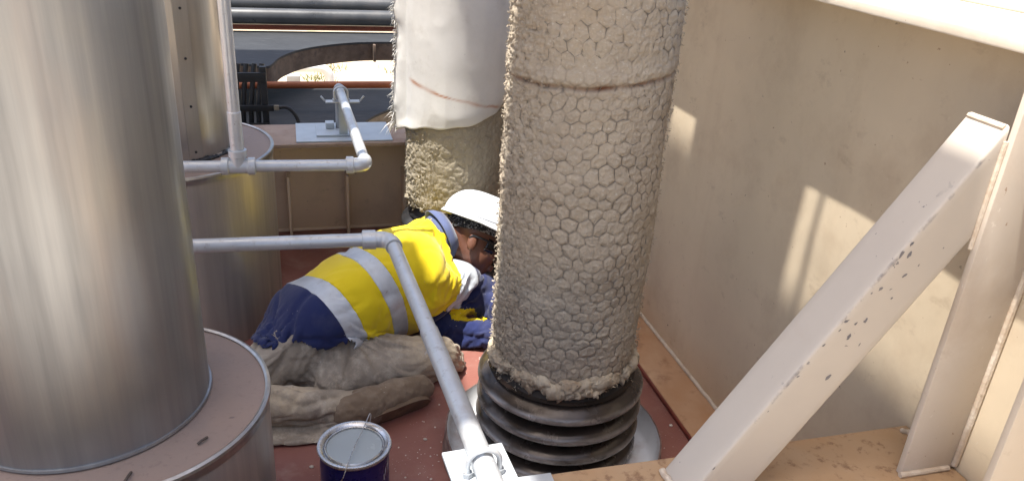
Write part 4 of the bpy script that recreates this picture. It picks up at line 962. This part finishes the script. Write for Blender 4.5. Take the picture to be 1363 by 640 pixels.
class Field:
    def __init__(s, lo, hi, h):
        s.o = np.array(lo, float); s.h = h; s.n = np.ceil((np.array(hi)-s.o)/h).astype(int)+1; s.F = np.full(s.n, 1.0, np.float32)
    def _sl(s, lo, hi):
        a = np.clip(np.floor((lo-s.o)/s.h).astype(int), 0, s.n); b = np.clip(np.ceil((hi-s.o)/s.h).astype(int)+1, 0, s.n)
        if np.any(b <= a): return None, None
        ax = [s.o[i]+s.h*np.arange(a[i], b[i]) for i in range(3)]
        return tuple(slice(a[i], b[i]) for i in range(3)), np.stack(np.meshgrid(*ax, indexing='ij'), -1)
    def _un(s, sl, d, k):
        A = s.F[sl]; h = np.clip(.5+.5*(A-d)/k, 0, 1); s.F[sl] = A*(1-h)+d*h-k*h*(1-h)
    def cone(s, a, b, ra, rb, k=.03):
        a = np.array(a, float); b = np.array(b, float); m = max(ra, rb)+k+.03
        sl, P = s._sl(np.minimum(a, b)-m, np.maximum(a, b)+m)
        if sl is None: return s
        ab = b-a; t = np.clip(((P-a)@ab)/(ab@ab), 0, 1); d = np.linalg.norm(P-a-t[..., None]*ab, axis=-1)-(ra+(rb-ra)*t); s._un(sl, d, k); return s
    def ell(s, c, ax, r, k=.03):
        c = np.array(c, float); r = np.array(r, float); m = r.max()+k+.03; sl, P = s._sl(c-m, c+m)
        if sl is None: return s
        q = (P-c)@np.array(ax, float).T; k0 = np.linalg.norm(q/r, axis=-1); k1 = np.linalg.norm(q/(r*r), axis=-1)+1e-9; s._un(sl, k0*(k0-1)/k1, k); return s
    def chain(s, pts, rad, k=.03):
        for i in range(len(pts)-1): s.cone(pts[i], pts[i+1], rad[i], rad[i+1], k)
        return s
    def cut(s, p, n):
        ax = [s.o[i]+s.h*np.arange(s.n[i]) for i in range(3)]; P = np.stack(np.meshgrid(*ax, indexing='ij'), -1)
        n = np.array(n, float)/np.linalg.norm(n); s.F = np.maximum(s.F, ((P-np.array(p))@n).astype(np.float32)); return s
    def mesh(s): 
        s.F[0] = s.F[-1] = 1; s.F[:, 0] = s.F[:, -1] = 1; s.F[:, :, 0] = s.F[:, :, -1] = 1
        return snets(s.F, s.o, s.h)
def relax(V, Fq, it=2, lam=.5):
    for _ in range(it):
        S = np.zeros_like(V); n = np.zeros(len(V))
        for k in range(4):
            np.add.at(S, Fq[:, k], V[Fq[:, (k+1) % 4]]); np.add.at(n, Fq[:, k], 1)
            np.add.at(S, Fq[:, k], V[Fq[:, (k-1) % 4]]); np.add.at(n, Fq[:, k], 1)
        V = V*(1-lam)+lam*S/n[:, None]
    return V
NV = lambda v: np.array(v, float)/np.linalg.norm(v)

# joints
PEL = np.array([.0, 2.365, .035]); WAI = np.array([.15, 2.44, .100]); CHE = np.array([.33, 2.535, .165]); NEK = np.array([.495, 2.625, .235])
R_SH = np.array([.405, 2.415, .165]); L_SH = np.array([.475, 2.755, .150])
R_EL = np.array([.640, 2.545, .020]); R_WR = np.array([.745, 2.340, -.035]); 
L_EL = np.array([.475, 2.47, -.060]); L_WR = np.array([.665, 2.375, -.080])
R_HIP = np.array([-.01, 2.27, -.022]); R_KN = np.array([.420, 2.235, -.040]); R_AN = np.array([.06, 2.145, -.062])
L_HIP = np.array([-.06, 2.36, .0]); L_KN = np.array([-.255, 2.085, -.045]); L_AN = np.array([.145, 2.015, -.062])
L_TOE = np.array([.350, 2.105, -.074])
AX = NV(NEK-PEL); WD = NV(L_SH-R_SH); WD = NV(WD-AX*(WD@AX)); BK = np.cross(AX, WD)      # back direction (up)
if BK[2] < 0: BK = -BK
HC = np.array([.628, 2.620, .215])
FH = NV([.85, -.36, -.40]); UH = np.array([.34, .34, .86]); UH = NV(UH-FH*(UH@FH)); RH = np.cross(FH, UH)   # face forward, head up, right ear side
H3 = np.stack([FH, RH, UH]); HS = 1.08
def hp(f_, r_, u_): return HC+HS*(FH*f_+RH*r_+UH*u_)
LO, HI = (-.42, 1.88, DZ-.02), (.92, 2.98, .48)

def build_body():
    F_ = Field(LO, HI, .0062)
    F_.chain([PEL-BK*.02, WAI-BK*.01, CHE], [.080, .085, .09], .05)
    for s_ in (-1, 1): F_.chain([PEL+WD*.05*s_-BK*.02, WAI+WD*.05*s_-BK*.01, CHE+WD*.06*s_], [.065, .07, .08], .05)
    F_.cone(CHE, NEK, .09, .06, .05)
    F_.chain([R_SH, R_EL, R_WR], [.048, .038, .03], .03).chain([L_SH, L_EL, L_WR], [.048, .038, .03], .03)
    F_.cone(CHE+WD*.06, L_SH, .06, .048, .03); F_.cone(CHE-WD*.06, R_SH, .06, .048, .03)
    F_.chain([R_HIP, R_KN, R_AN], [.055, .042, .032], .03).chain([L_HIP, L_KN, L_AN, L_TOE], [.055, .042, .032, .025], .03)
    # neck and head
    F_.cone(NEK-AX*.03, hp(-.03, 0, -.06), .058, .056, .025)
    F_.ell(hp(-.012, 0, .035), H3, np.array([.098, .076, .092])*HS, .02)
    F_.ell(hp(.030, 0, -.045), H3, np.array([.062, .056, .072])*HS, .03)          # face / jaw
    F_.ell(hp(.060, 0, -.098), H3, np.array([.026, .030, .018])*HS, .018)         # chin
    F_.ell(hp(.080, 0, .012), H3, np.array([.018, .052, .016])*HS, .012)          # brow
    F_.cone(hp(.094, 0, .000), hp(.112, 0, -.040), .009*HS, .014*HS, .008)        # nose
    for s_ in (-1, 1):
        F_.ell(hp(.104, .013*s_, -.044), H3, np.array([.010, .009, .008])*HS, .006)
        F_.ell(hp(.072, .038*s_, -.030), H3, np.array([.020, .020, .016])*HS, .014)    # cheekbone
        F_.ell(hp(-.006, .076*s_, -.022), np.stack([NV(FH*.96+UH*.2), RH, NV(UH-FH*.2)]), np.array([.018, .010, .032])*HS, .006)   # ear
    F_.ell(hp(.094, 0, -.066), H3, np.array([.012, .024, .007])*HS, .005); F_.ell(hp(.092, 0, -.080), H3, np.array([.012, .021, .008])*HS, .005)
    # hands: palm, four fingers, thumb
    def hand(w, d_, side, curl):
        d_ = NV(d_); side = NV(side-d_*(np.array(side)@d_)); nrm = np.cross(d_, side)
        if nrm[2] < 0: nrm = -nrm
        pc = w+d_*.055
        F_.cone(w, w+d_*.03, .026, .026, .015)
        for k in (-1, 0, 1): F_.cone(w+d_*.03+side*.018*k, w+d_*.085+side*.024*k, .017, .015, .012)
        for k, ln in zip((-1.5, -.5, .5, 1.5), (.062, .078, .082, .072)):
            a = w+d_*.09+side*.0185*k; b = a+(d_*.95-nrm*curl*.35+side*.10*k)*ln*.5; c = b+(d_*.75-nrm*curl)*ln*.5
            F_.cone(a, b, .0105, .0095, .004); F_.cone(b, c, .0095, .008, .004)
        a = w+d_*.035+side*.030; b = a+(d_*.6+side*.8)*.038; c = b+(d_*.95+side*.2-nrm*.2)*.034
        F_.cone(a, b, .013, .011, .006); F_.cone(b, c, .011, .009, .004)
    hand(R_WR, np.array([.05, -1, .1])*1., np.array([-1, 0, 0]), .8); hand(L_WR, NV([.8, -.55, 0]), np.array([-.5, -.8, 0]), .25)
    V, Q = F_.mesh(); V = relax(V, Q, 1, .4)
    V[:, 2] = np.maximum(V[:, 2], DZ+.002)
    return V, Q
V, Q = build_body()
PB = (.15, 2.35, DZ)
person = mesh_np('person', V, Q, MAT['skin'], None, True, loc=PB)
tag(person, 'worker in white helmet and yellow and navy shirt crouched low on the red deck', 'person')

# ---- cloth: let the garment meshes settle and buckle on a coarse body, then freeze the result
def collider():
    F_ = Field(LO, HI, .015)
    for s_ in (-1, 0, 1): F_.chain([PEL-AX*.085+WD*.065*s_-BK*.035, PEL+AX*.03+WD*.07*s_, WAI+WD*.07*s_, CHE+WD*.08*s_], [.080, .106, .114, .116], .05)
    F_.cone(CHE, NEK, .08, .06, .05); F_.cone(CHE, L_SH, .07, .06, .03); F_.cone(CHE, R_SH, .07, .06, .03)
    F_.chain([R_SH, R_EL, R_WR], [.058, .048, .038], .03).chain([L_SH, L_EL, L_WR], [.058, .046, .036], .03)
    F_.chain([R_HIP, R_KN, R_AN], [.072, .055, .042], .02).chain([L_HIP, L_KN, L_AN, L_TOE], [.072, .056, .042, .036], .02)
    return F_.mesh()
COLV, COLQ = collider()
def settle(V, Q, pin, grow, frames, bend_=.35, mass=.25):
    tmp = []
    def mk(name, V_, Q_):
        me = bpy.data.meshes.new(name); me.from_pydata([tuple(v) for v in V_], [], [tuple(int(i) for i in q) for q in Q_]); o = bpy.data.objects.new(name, me); COL.objects.link(o); tmp.append(o); return o
    cb = mk('settle_body', COLV, COLQ); fl = mk('settle_floor', [(-2, 1, DZ), (2, 1, DZ), (2, 4, DZ), (-2, 4, DZ)], [(0, 1, 2, 3)])
    for c_ in (cb, fl):
        c_.modifiers.new('Collision', 'COLLISION'); c_.collision.thickness_outer = .003; c_.collision.cloth_friction = 12
    o = mk('settle_cloth', V, Q); vg = o.vertex_groups.new(name='pin')
    for i in np.nonzero(pin > .02)[0]: vg.add([int(i)], float(pin[i]), 'REPLACE')
    md = o.modifiers.new('Cloth', 'CLOTH'); st = md.settings; st.vertex_group_mass = 'pin'; st.quality = 5; st.mass = mass; st.air_damping = 3
    st.tension_stiffness = 18; st.compression_stiffness = 12; st.shear_stiffness = 5; st.bending_stiffness = bend_
    st.tension_damping = st.compression_damping = 6; st.shrink_min = -grow; st.shrink_max = -grow
    md.collision_settings.distance_min = .004; md.collision_settings.collision_quality = 2; md.collision_settings.use_self_collision = False
    md.point_cache.frame_start = 1; md.point_cache.frame_end = frames+2
    for fr in range(1, frames+2): scene.frame_set(fr)
    ev = o.evaluated_get(bpy.context.evaluated_depsgraph_get()); me = ev.to_mesh(); co = np.empty(len(me.vertices)*3, np.float32); me.vertices.foreach_get('co', co); ev.to_mesh_clear()
    for t_ in tmp:
        m_ = t_.data; bpy.data.objects.remove(t_); bpy.data.meshes.remove(m_)
    scene.frame_set(1)
    out = co.reshape(-1, 3).astype(float)
    return out if np.isfinite(out).all() else V

# ---- trousers
def build_trousers():
    F_ = Field(LO, (.60, 2.70, .28), .0075)
    F_.chain([PEL-AX*.04-BK*.03, PEL+AX*.08-BK*.03], [.090, .09], .04)
    for s_ in (-1, 1): F_.ell(PEL+WD*.06*s_-AX*.06-BK*.045, np.eye(3), (.095, .085, .080), .04)
    F_.chain([R_HIP, R_HIP*.45+R_KN*.55, R_KN], [.098, .088, .076], .03)
    F_.chain([R_KN+np.array([0, -.012, 0]), R_KN*.5+R_AN*.5+np.array([0, -.012, .0]), R_AN], [.074, .068, .060], .010)
    F_.chain([L_HIP, L_KN], [.105, .080], .03)
    F_.chain([L_KN, L_KN*.55+L_AN*.45+np.array([0, 0, .012]), L_AN-np.array([.055, 0, 0])], [.080, .080, .062], .012)
    V, Q = F_.mesh(); V = relax(V, Q, 2, .5); N = vnormals(V, Q)
    pin = np.clip((((V-PEL)@AX)-.02)/.05, 0, 1)*(np.linalg.norm(V-PEL, axis=1) < .2)
    pin = np.maximum(pin, .35*(np.linalg.norm(V-L_AN, axis=1) < .05))
    V = V+N*(.003*fbm(V*25, 2, 8))[:, None]
    V = settle(V, Q, pin, .24, 15, .12); V = relax(V, Q, 1, .35); N = vnormals(V, Q)
    # finer creases on top of the settled drape, in coordinates of the nearest limb
    best = np.full(len(V), 9.); D = np.zeros_like(V); tt = np.zeros(len(V)); cen = np.zeros_like(V)
    for a, b in ((R_HIP, R_KN), (R_KN, R_AN), (L_HIP, L_KN), (L_KN, L_AN)):
        ab = b-a; t = np.clip(((V-a)@ab)/(ab@ab), 0, 1); c_ = a+t[:, None]*ab; d_ = np.linalg.norm(V-c_, axis=1); m = d_ < best
        best = np.where(m, d_, best); D[m] = ab/np.linalg.norm(ab); tt = np.where(m, t, tt); cen[m] = c_[m]
    al = (V*D).sum(1); e1 = np.cross(D, [0, 0, 1.]); e1 /= np.linalg.norm(e1, axis=1, keepdims=True)+1e-9; e2 = np.cross(D, e1)
    ph = np.arctan2(((V-cen)*e2).sum(1), ((V-cen)*e1).sum(1)); wp_ = fbm(V*6, 2, 31); wp2 = fbm(V*7+9, 2, 37); jn = np.clip(np.abs(tt-.5)*2-.1, 0, 1)
    w1 = ph*3.0+al*11+wp_*2.6; w2 = al*46+np.sin(ph+.8)*1.2+wp2*2.6; w3 = ph*5-al*17+wp2*3.4
    cr_ = lambda w, k: np.exp(-(np.sin(w)/k)**2)
    m1 = np.clip(.5+1.4*vnoise(V*6, 3), 0, 1); m2 = np.clip(.4+1.4*vnoise(V*7+3, 5), 0, 1)*(.3+.7*jn); m3 = np.clip(.3+1.3*vnoise(V*8, 7), 0, 1)
    V = V-N*(.010*cr_(w1, .36)*m1+.009*cr_(w2, .45)*m2+.008*cr_(w3, .38)*m3-.004)[:, None]; N = vnormals(V, Q)
    kn = np.maximum(np.exp(-(np.linalg.norm(V-(R_KN+np.array([-.03, -.03, .03])), axis=1)/.085)**2), np.exp(-(np.linalg.norm(V-np.array([-.085, 2.05, .0]), axis=1)/.080)**2))
    kn = np.maximum(kn, .8*np.exp(-(np.linalg.norm(V-np.array([.09, 1.98, -.03]), axis=1)/.05)**2))
    V = V+N*(kn*.0022*ridge(V*85, 3, 5))[:, None]
    V[:, 2] = np.maximum(V[:, 2], DZ+.0015+.003*vnoise(V*30, 4))
    return V, Q, np.clip(kn*1.4, 0, 1)
V, Q, KN = build_trousers()
tro = mesh_np('trousers', V, Q, MAT['trousers'], person, True, dict(caked=KN)); sb = tro.modifiers.new('smooth', 'SUBSURF'); sb.levels = sb.render_levels = 1

# ---- boot
def build_boot():
    d_ = NV(L_TOE-L_AN); sd = NV(np.cross(d_, [0, 0, 1])); F_ = Field((.05, 1.92, DZ-.02), (.48, 2.22, .06), .0042)
    F_.cone(L_AN-d_*.045, L_AN+d_*.02, .050, .052, .02)
    F_.chain([L_AN, L_AN*.45+L_TOE*.55+np.array([0, 0, .004]), L_TOE-d_*.01], [.054, .049, .043], .02)
    V, Q = F_.mesh(); V = relax(V, Q, 1, .4); N = vnormals(V, Q)
    V = V+N*(.0035*ridge(V*38, 3, 5)+.002*fbm(V*70, 2, 6))[:, None]; V[:, 2] = np.maximum(V[:, 2], DZ+.001)
    b_ = mesh_np('boot', V, Q, MAT['boot'], person)
    # sole: curved slab on the side facing the viewer
    bm = bmesh.new(); n = 26; r0_, r1_ = [], []
    sdn = NV(sd*1.0+np.array([0, 0, -.45]))
    if sdn[1] > 0: sdn = NV(np.array([-sdn[0], -sdn[1], sdn[2]]))
    upv = NV(np.cross(d_, sdn))
    for k in range(n):
        a = 2*PI*k/n; x = .118*math.cos(a); y = (.036+.006*math.cos(a))*math.sin(a)*(1-.18*math.exp(-((x+.02)/.04)**2))
        c = (L_AN+L_TOE)/2-d_*.012+sdn*.040
        r0_.append(bm.verts.new(c+d_*x+upv*y)); r1_.append(bm.verts.new(c+d_*x*1.02+upv*y*1.04+sdn*.016))
    for k in range(n): bm.faces.new((r0_[k], r0_[(k+1) % n], r1_[(k+1) % n], r1_[k]))
    bm.faces.new(r0_[::-1]); bm.faces.new(r1_)
    for v in bm.verts: v.co.z = max(v.co.z, DZ+.001)
    bm_obj('sole', bm, MAT['sole'], b_)
    tube('lace', [L_AN+d_*(.03+.012*k)+np.array([0, 0, .048-.002*k])+sd*(.02*(-1)**k) for k in range(7)], .0025, MAT['trousers'], b_, 6)
build_boot()

# ---- shirt
def build_shirt():
    F_ = Field((-.34, 2.10, DZ), (.86, 2.98, .42), .0080)
    F_.chain([PEL-AX*.085-BK*.035, PEL+AX*.06, WAI, CHE], [.105, .132, .142, .142], .05)
    for s_ in (-1, 1):
        F_.chain([PEL-AX*.092+WD*.07*s_-BK*.04, PEL+WD*.075*s_, WAI+WD*.07*s_, CHE+WD*.085*s_], [.098, .112, .124, .124], .05)
        F_.cone(CHE+WD*.085*s_, (R_SH if s_ < 0 else L_SH)*1.0, .105, .088, .05)
    F_.cone(CHE, NEK-AX*.03, .115, .078, .05)
    F_.chain([R_SH, R_SH*.45+R_EL*.55, R_EL], [.086, .082, .070], .04).cone(R_EL, R_WR, .068, .050, .02)
    F_.chain([L_SH, L_EL], [.085, .068], .04).cone(L_EL, L_WR, .064, .048, .02)
    V, Q = F_.mesh(); V = relax(V, Q, 2, .5); N = vnormals(V, Q)
    pin = (((V-NEK)@AX) > -.035)*1.0
    pin = np.maximum(pin, 1.0*((np.linalg.norm(V-R_WR, axis=1) < .06) | (np.linalg.norm(V-L_WR, axis=1) < .06)))
    V = V+N*(.003*fbm(V*22, 2, 18))[:, None]
    V = settle(V, Q, pin, .13, 13, .2); V = relax(V, Q, 1, .35); N = vnormals(V, Q)
    s = (V-PEL)@AX; t1 = np.clip((s-.05)/.2, 0, 1); wv = V+.03*np.stack([vnoise(V*7, 1), vnoise(V*7, 2), vnoise(V*7, 3)], 1)
    d1 = NV(AX*.5+WD*.8-BK*.2); d2 = NV(AX*.8-WD*.6)
    def crease(dirv, fl, fc, sd_):
        a = wv@dirv; return np.exp(-(vnoise((wv-a[:, None]*dirv)*fc+dirv*(a*fl)[:, None], sd_)/.13)**2)
    msk = np.clip(vnoise(V*5, 19)+.5, 0, 1); low = np.clip((.09-s)/.06, 0, 1)
    V = V+N*(.016*low-.009*crease(d1, 2.2, 9, 163)*msk-.008*crease(d2, 2.2, 10, 171)*msk-low*.007*crease(NV(AX+WD*.3), 2.5, 13, 177))[:, None]
    V[:, 2] = np.maximum(V[:, 2], DZ+.004)
    return V, Q, N
V, Q, N = build_shirt()
ARM = NV(R_EL-R_SH)
def sd(c, a, b):
    ab = b-a; t = min(1, max(0, ((c-a)@ab)/(ab@ab))); return np.linalg.norm(c-a-t*ab)
def panels():
    bm = bmesh.new(); vs_ = [bm.verts.new(v) for v in V]; bm.verts.ensure_lookup_table()
    for q in Q:
        try: bm.faces.new([vs_[i] for i in q])
        except ValueError: pass
    def cutp(co, no):
        bmesh.ops.bisect_plane(bm, geom=bm.verts[:]+bm.edges[:]+bm.faces[:], plane_co=co, plane_no=no, clear_inner=False, clear_outer=False, dist=1e-5)
    H1, H2 = PEL+AX*.028, PEL+AX*.222; nh1 = NV(AX+WD*.06-BK*.05); nh2 = NV(AX-WD*.05-BK*.05); W1, W2 = .066, .060
    for p, n in ((H1, nh1), (H1+nh1*W1, nh1), (H2, nh2), (H2+nh2*W2, nh2)): cutp(p, n)
    A1 = R_SH+ARM*.120
    cutp(A1, ARM); cutp(A1+ARM*.062, ARM)
    HEMP = np.array([.0, 2.25, .045]); HEMN = NV(np.array([-.10, -.45, -1.0]))
    cutp(HEMP, HEMN)
    LA = NV(L_EL-L_SH); 
    parts = {}
    for f in bm.faces:
        c = np.array(f.calc_center_median()[:])
        inarm = (c-R_SH)@ARM > .0 and np.linalg.norm(np.cross(c-R_SH, ARM)) < .125 and (c-R_SH)@ARM > .12 and c[0] > .50
        lowarm = (c-R_SH)@ARM; s1 = (c-H1)@nh1; s2 = (c-H2)@nh2
        rarm = min(sd(c, R_SH, R_EL), sd(c, R_EL, R_WR)) < min(sd(c, L_SH, L_EL), sd(c, L_EL, L_WR)) and c[0] > .46
        left_low = (c[2] < .03 and c[0] > .38 and not inarm)
        if (c-HEMP)@HEMN > .012*math.sin(c[0]*38) and c[0] < .14: continue
        if rarm and lowarm > .120+.062: k = 'navy_sleeve'
        elif rarm and c[0] > .46 and .120 < lowarm <= .120+.062: k = 'sleeve_tape'
        elif left_low and s2 > W2: k = 'navy_cuff'
        elif s1 < 0: k = 'navy_hem'
        elif s1 < W1: k = 'waist_tape'
        elif 0 < s2 < W2 and c[2] > -.05 and lowarm < .10: k = 'chest_tape'
        else: k = 'yellow_panel'
        parts.setdefault(k, []).append(f)
    mats = dict(navy_sleeve='navy', sleeve_tape='tape', navy_cuff='navy', navy_hem='navy', waist_tape='tape', chest_tape='tape', yellow_panel='yellow')
    names = dict(navy_sleeve='sleeve', sleeve_tape='reflective_tape', navy_cuff='sleeve', navy_hem='hem_panel', waist_tape='reflective_tape', chest_tape='reflective_tape', yellow_panel='shirt')
    order = ['yellow_panel']+[k for k in parts if k != 'yellow_panel']; root = None
    for k in order:
        if k not in parts: continue
        ids = {}; vv = []; ff = []
        for f in parts[k]:
            fi = []
            for v in f.verts:
                if v.index not in ids or True:
                    key = v
                    if key not in ids: ids[key] = len(vv); vv.append(v.co[:])
                fi.append(ids[v])
            ff.append(fi)
        o = mesh_np(names[k], np.array(vv), ff, MAT[mats[k]], person if root is None else root)
        if root is None: root = o
        md = o.modifiers.new('thickness', 'SOLIDIFY'); md.thickness = .0045 if k.endswith('tape') else .003; md.offset = .35 if k.endswith('tape') else 0
        o['label'] = {'navy_sleeve': 'navy right sleeve', 'navy_cuff': 'navy left sleeve on the deck', 'navy_hem': 'dark navy shirt hem', 'waist_tape': 'silver band at the waist', 'chest_tape': 'silver band at the chest', 'sleeve_tape': 'silver band on the sleeve', 'yellow_panel': 'yellow upper shirt'}[k]
    bm.free(); return root
shirt = panels()
# collar
def collar():
    c = NEK+AX*.0-BK*.004; ax = NV(AX*.8+FH*.25+UH*.1); e1 = NV(np.cross(ax, [0, 0, 1])); e2 = np.cross(ax, e1)
    nu = 60; th = np.linspace(0, 2*PI, nu, endpoint=False); V_ = []
    for r_, h_ in ((.080, -.030), (.082, -.012), (.078, .012), (.074, .022), (.080, .024), (.092, .006), (.100, -.016)):
        rr = r_*(1+.05*vnoise(np.stack([np.cos(th)*2, np.sin(th)*2, th*0+h_*20], 1), 3))
        V_.append(c+np.outer(np.cos(th)*rr, e1)+np.outer(np.sin(th)*rr, e2)+ax*h_)
    o = mesh_np('collar', np.concatenate(V_), grid_faces(nu, len(V_)), MAT['collarcloth'], shirt)
    md = o.modifiers.new('thickness', 'SOLIDIFY'); md.thickness = .003
collar()
# ---- head gear
def headgear():
    hat_up = NV(UH*.97-FH*.12); hf = NV(FH-hat_up*(FH@hat_up)); hr = np.cross(hf, hat_up)
    c = hp(-.012, 0, .070)
    def P(f_, r_, u_): return c+HS*(hf*f_+hr*r_+hat_up*u_)
    nu, nv = 96, 26; th = np.linspace(0, 2*PI, nu, endpoint=False); Vh = []
    for j in range(nv):
        a = (PI/2)*j/(nv-1)
        rr, hh = math.cos(a)**.75, math.sin(a)
        for t in th:
            f_, r_ = .137*math.cos(t)*rr, .112*math.sin(t)*rr
            ridge_ = .006*math.exp(-(r_/.018)**2)*min(1, 2.5*(1-rr)+.2) if j < nv-1 else .006
            Vh.append(P(f_, r_, .090*hh-.008+ridge_))
    Vh = np.array(Vh); Qh = grid_faces(nu, nv)[:, ::-1].copy()
    if (vnormals(Vh, Qh)[nu*12:nu*13]*(Vh[nu*12:nu*13]-c)).sum() < 0: Qh = Qh[:, ::-1].copy()
    hat = mesh_np('helmet', Vh, Qh, [MAT['helmet'], MAT['helmet_in']], person); md = hat.modifiers.new('thickness', 'SOLIDIFY'); md.thickness = .003; md.offset = -1; md.material_offset = 1
    hat['label'] = 'white safety helmet'
    # brim: narrow all round, longer peak in front
    Vb = []
    for k, (o_, dz_) in enumerate(((0, -.006), (.5, -.012), (1.0, -.020), (1.0, -.024), (.5, -.016), (-.02, -.011))):
        for t in th:
            pk = .010+.046*max(0, math.cos(t))**2.2; Vb.append(P((.136+pk*o_)*math.cos(t), (.111+pk*.7*o_)*math.sin(t), dz_-.012*o_*max(0, math.cos(t))))
    br = mesh_np('brim', np.array(Vb), grid_faces(nu, 6), MAT['helmet'], hat)
    # vent slots and a side slot clip
    for s_ in (-1, 1):
        bm = bmesh.new(); add_tube(bm, [P(-.01+.02*k, s_*.070, .066-.0015*k) for k in range(3)], .0035, 8); bm_obj('vent', bm, MAT['blackrack'], hat)
    # headband inside
    Vi = []
    for (r_, u_) in ((.93, -.012), (.95, .030)):
        for t in th: Vi.append(P(.118*r_*math.cos(t), .094*r_*math.sin(t), u_))
    mesh_np('headband', np.array(Vi), grid_faces(nu, 2), MAT['helmet_in'], hat).modifiers.new('t', 'SOLIDIFY').thickness = .002
    # bandana over skull, falling on the nape
    Vd = []
    for j in range(16):
        a = -.08+1.2*j/15
        for t in th:
            back = max(0, -math.cos(t)); k_ = 1.0 if a > 0 else 1.0
            u_ = .030+.096*math.sin(a)-.034*back*(1-j/15)+.012*max(0, math.cos(t))*(1-j/15); w_ = math.cos(a)
            n_ = .002*math.sin(t*9+j*.5)
            q = hp(-.012, 0, 0)
            Vd.append(q+HS*(FH*(.105+n_)*w_*math.cos(t)+RH*(.083+n_)*w_*math.sin(t)+UH*u_))
    b_ = mesh_np('bandana', np.array(Vd), grid_faces(nu, 16), MAT['bandana'], person); b_.modifiers.new('t', 'SOLIDIFY').thickness = .002
    b_['label'] = 'black paisley bandana under the helmet'
    # wraparound sunglasses
    Vg = []; n = 40
    for (u_, k_) in ((.020, .99), (.008, 1.015), (-.008, 1.02), (-.024, .99)):
        for i in range(n):
            t = -1.15+2.3*i/(n-1); nb = math.exp(-(t/.16)**2)
            uu = u_+(.012*nb if u_ < -.01 else 0)
            Vg.append(hp(-.004+.112*k_*math.cos(t), .080*k_*math.sin(t), uu-.004))
    gl = mesh_np('sunglasses', np.array(Vg), grid_faces(n, 4, False), MAT['lens'], person); gl.modifiers.new('t', 'SOLIDIFY').thickness = .003; gl['label'] = 'black wraparound sunglasses'
    for s_ in (-1, 1): tube('temple_arm', [hp(.044, s_*.076, .006), hp(.015, s_*.083, .004), hp(-.012, s_*.084, .000), hp(-.022, s_*.080, -.012)], .0042, MAT['glass_frame'], gl, 8)
headgear()
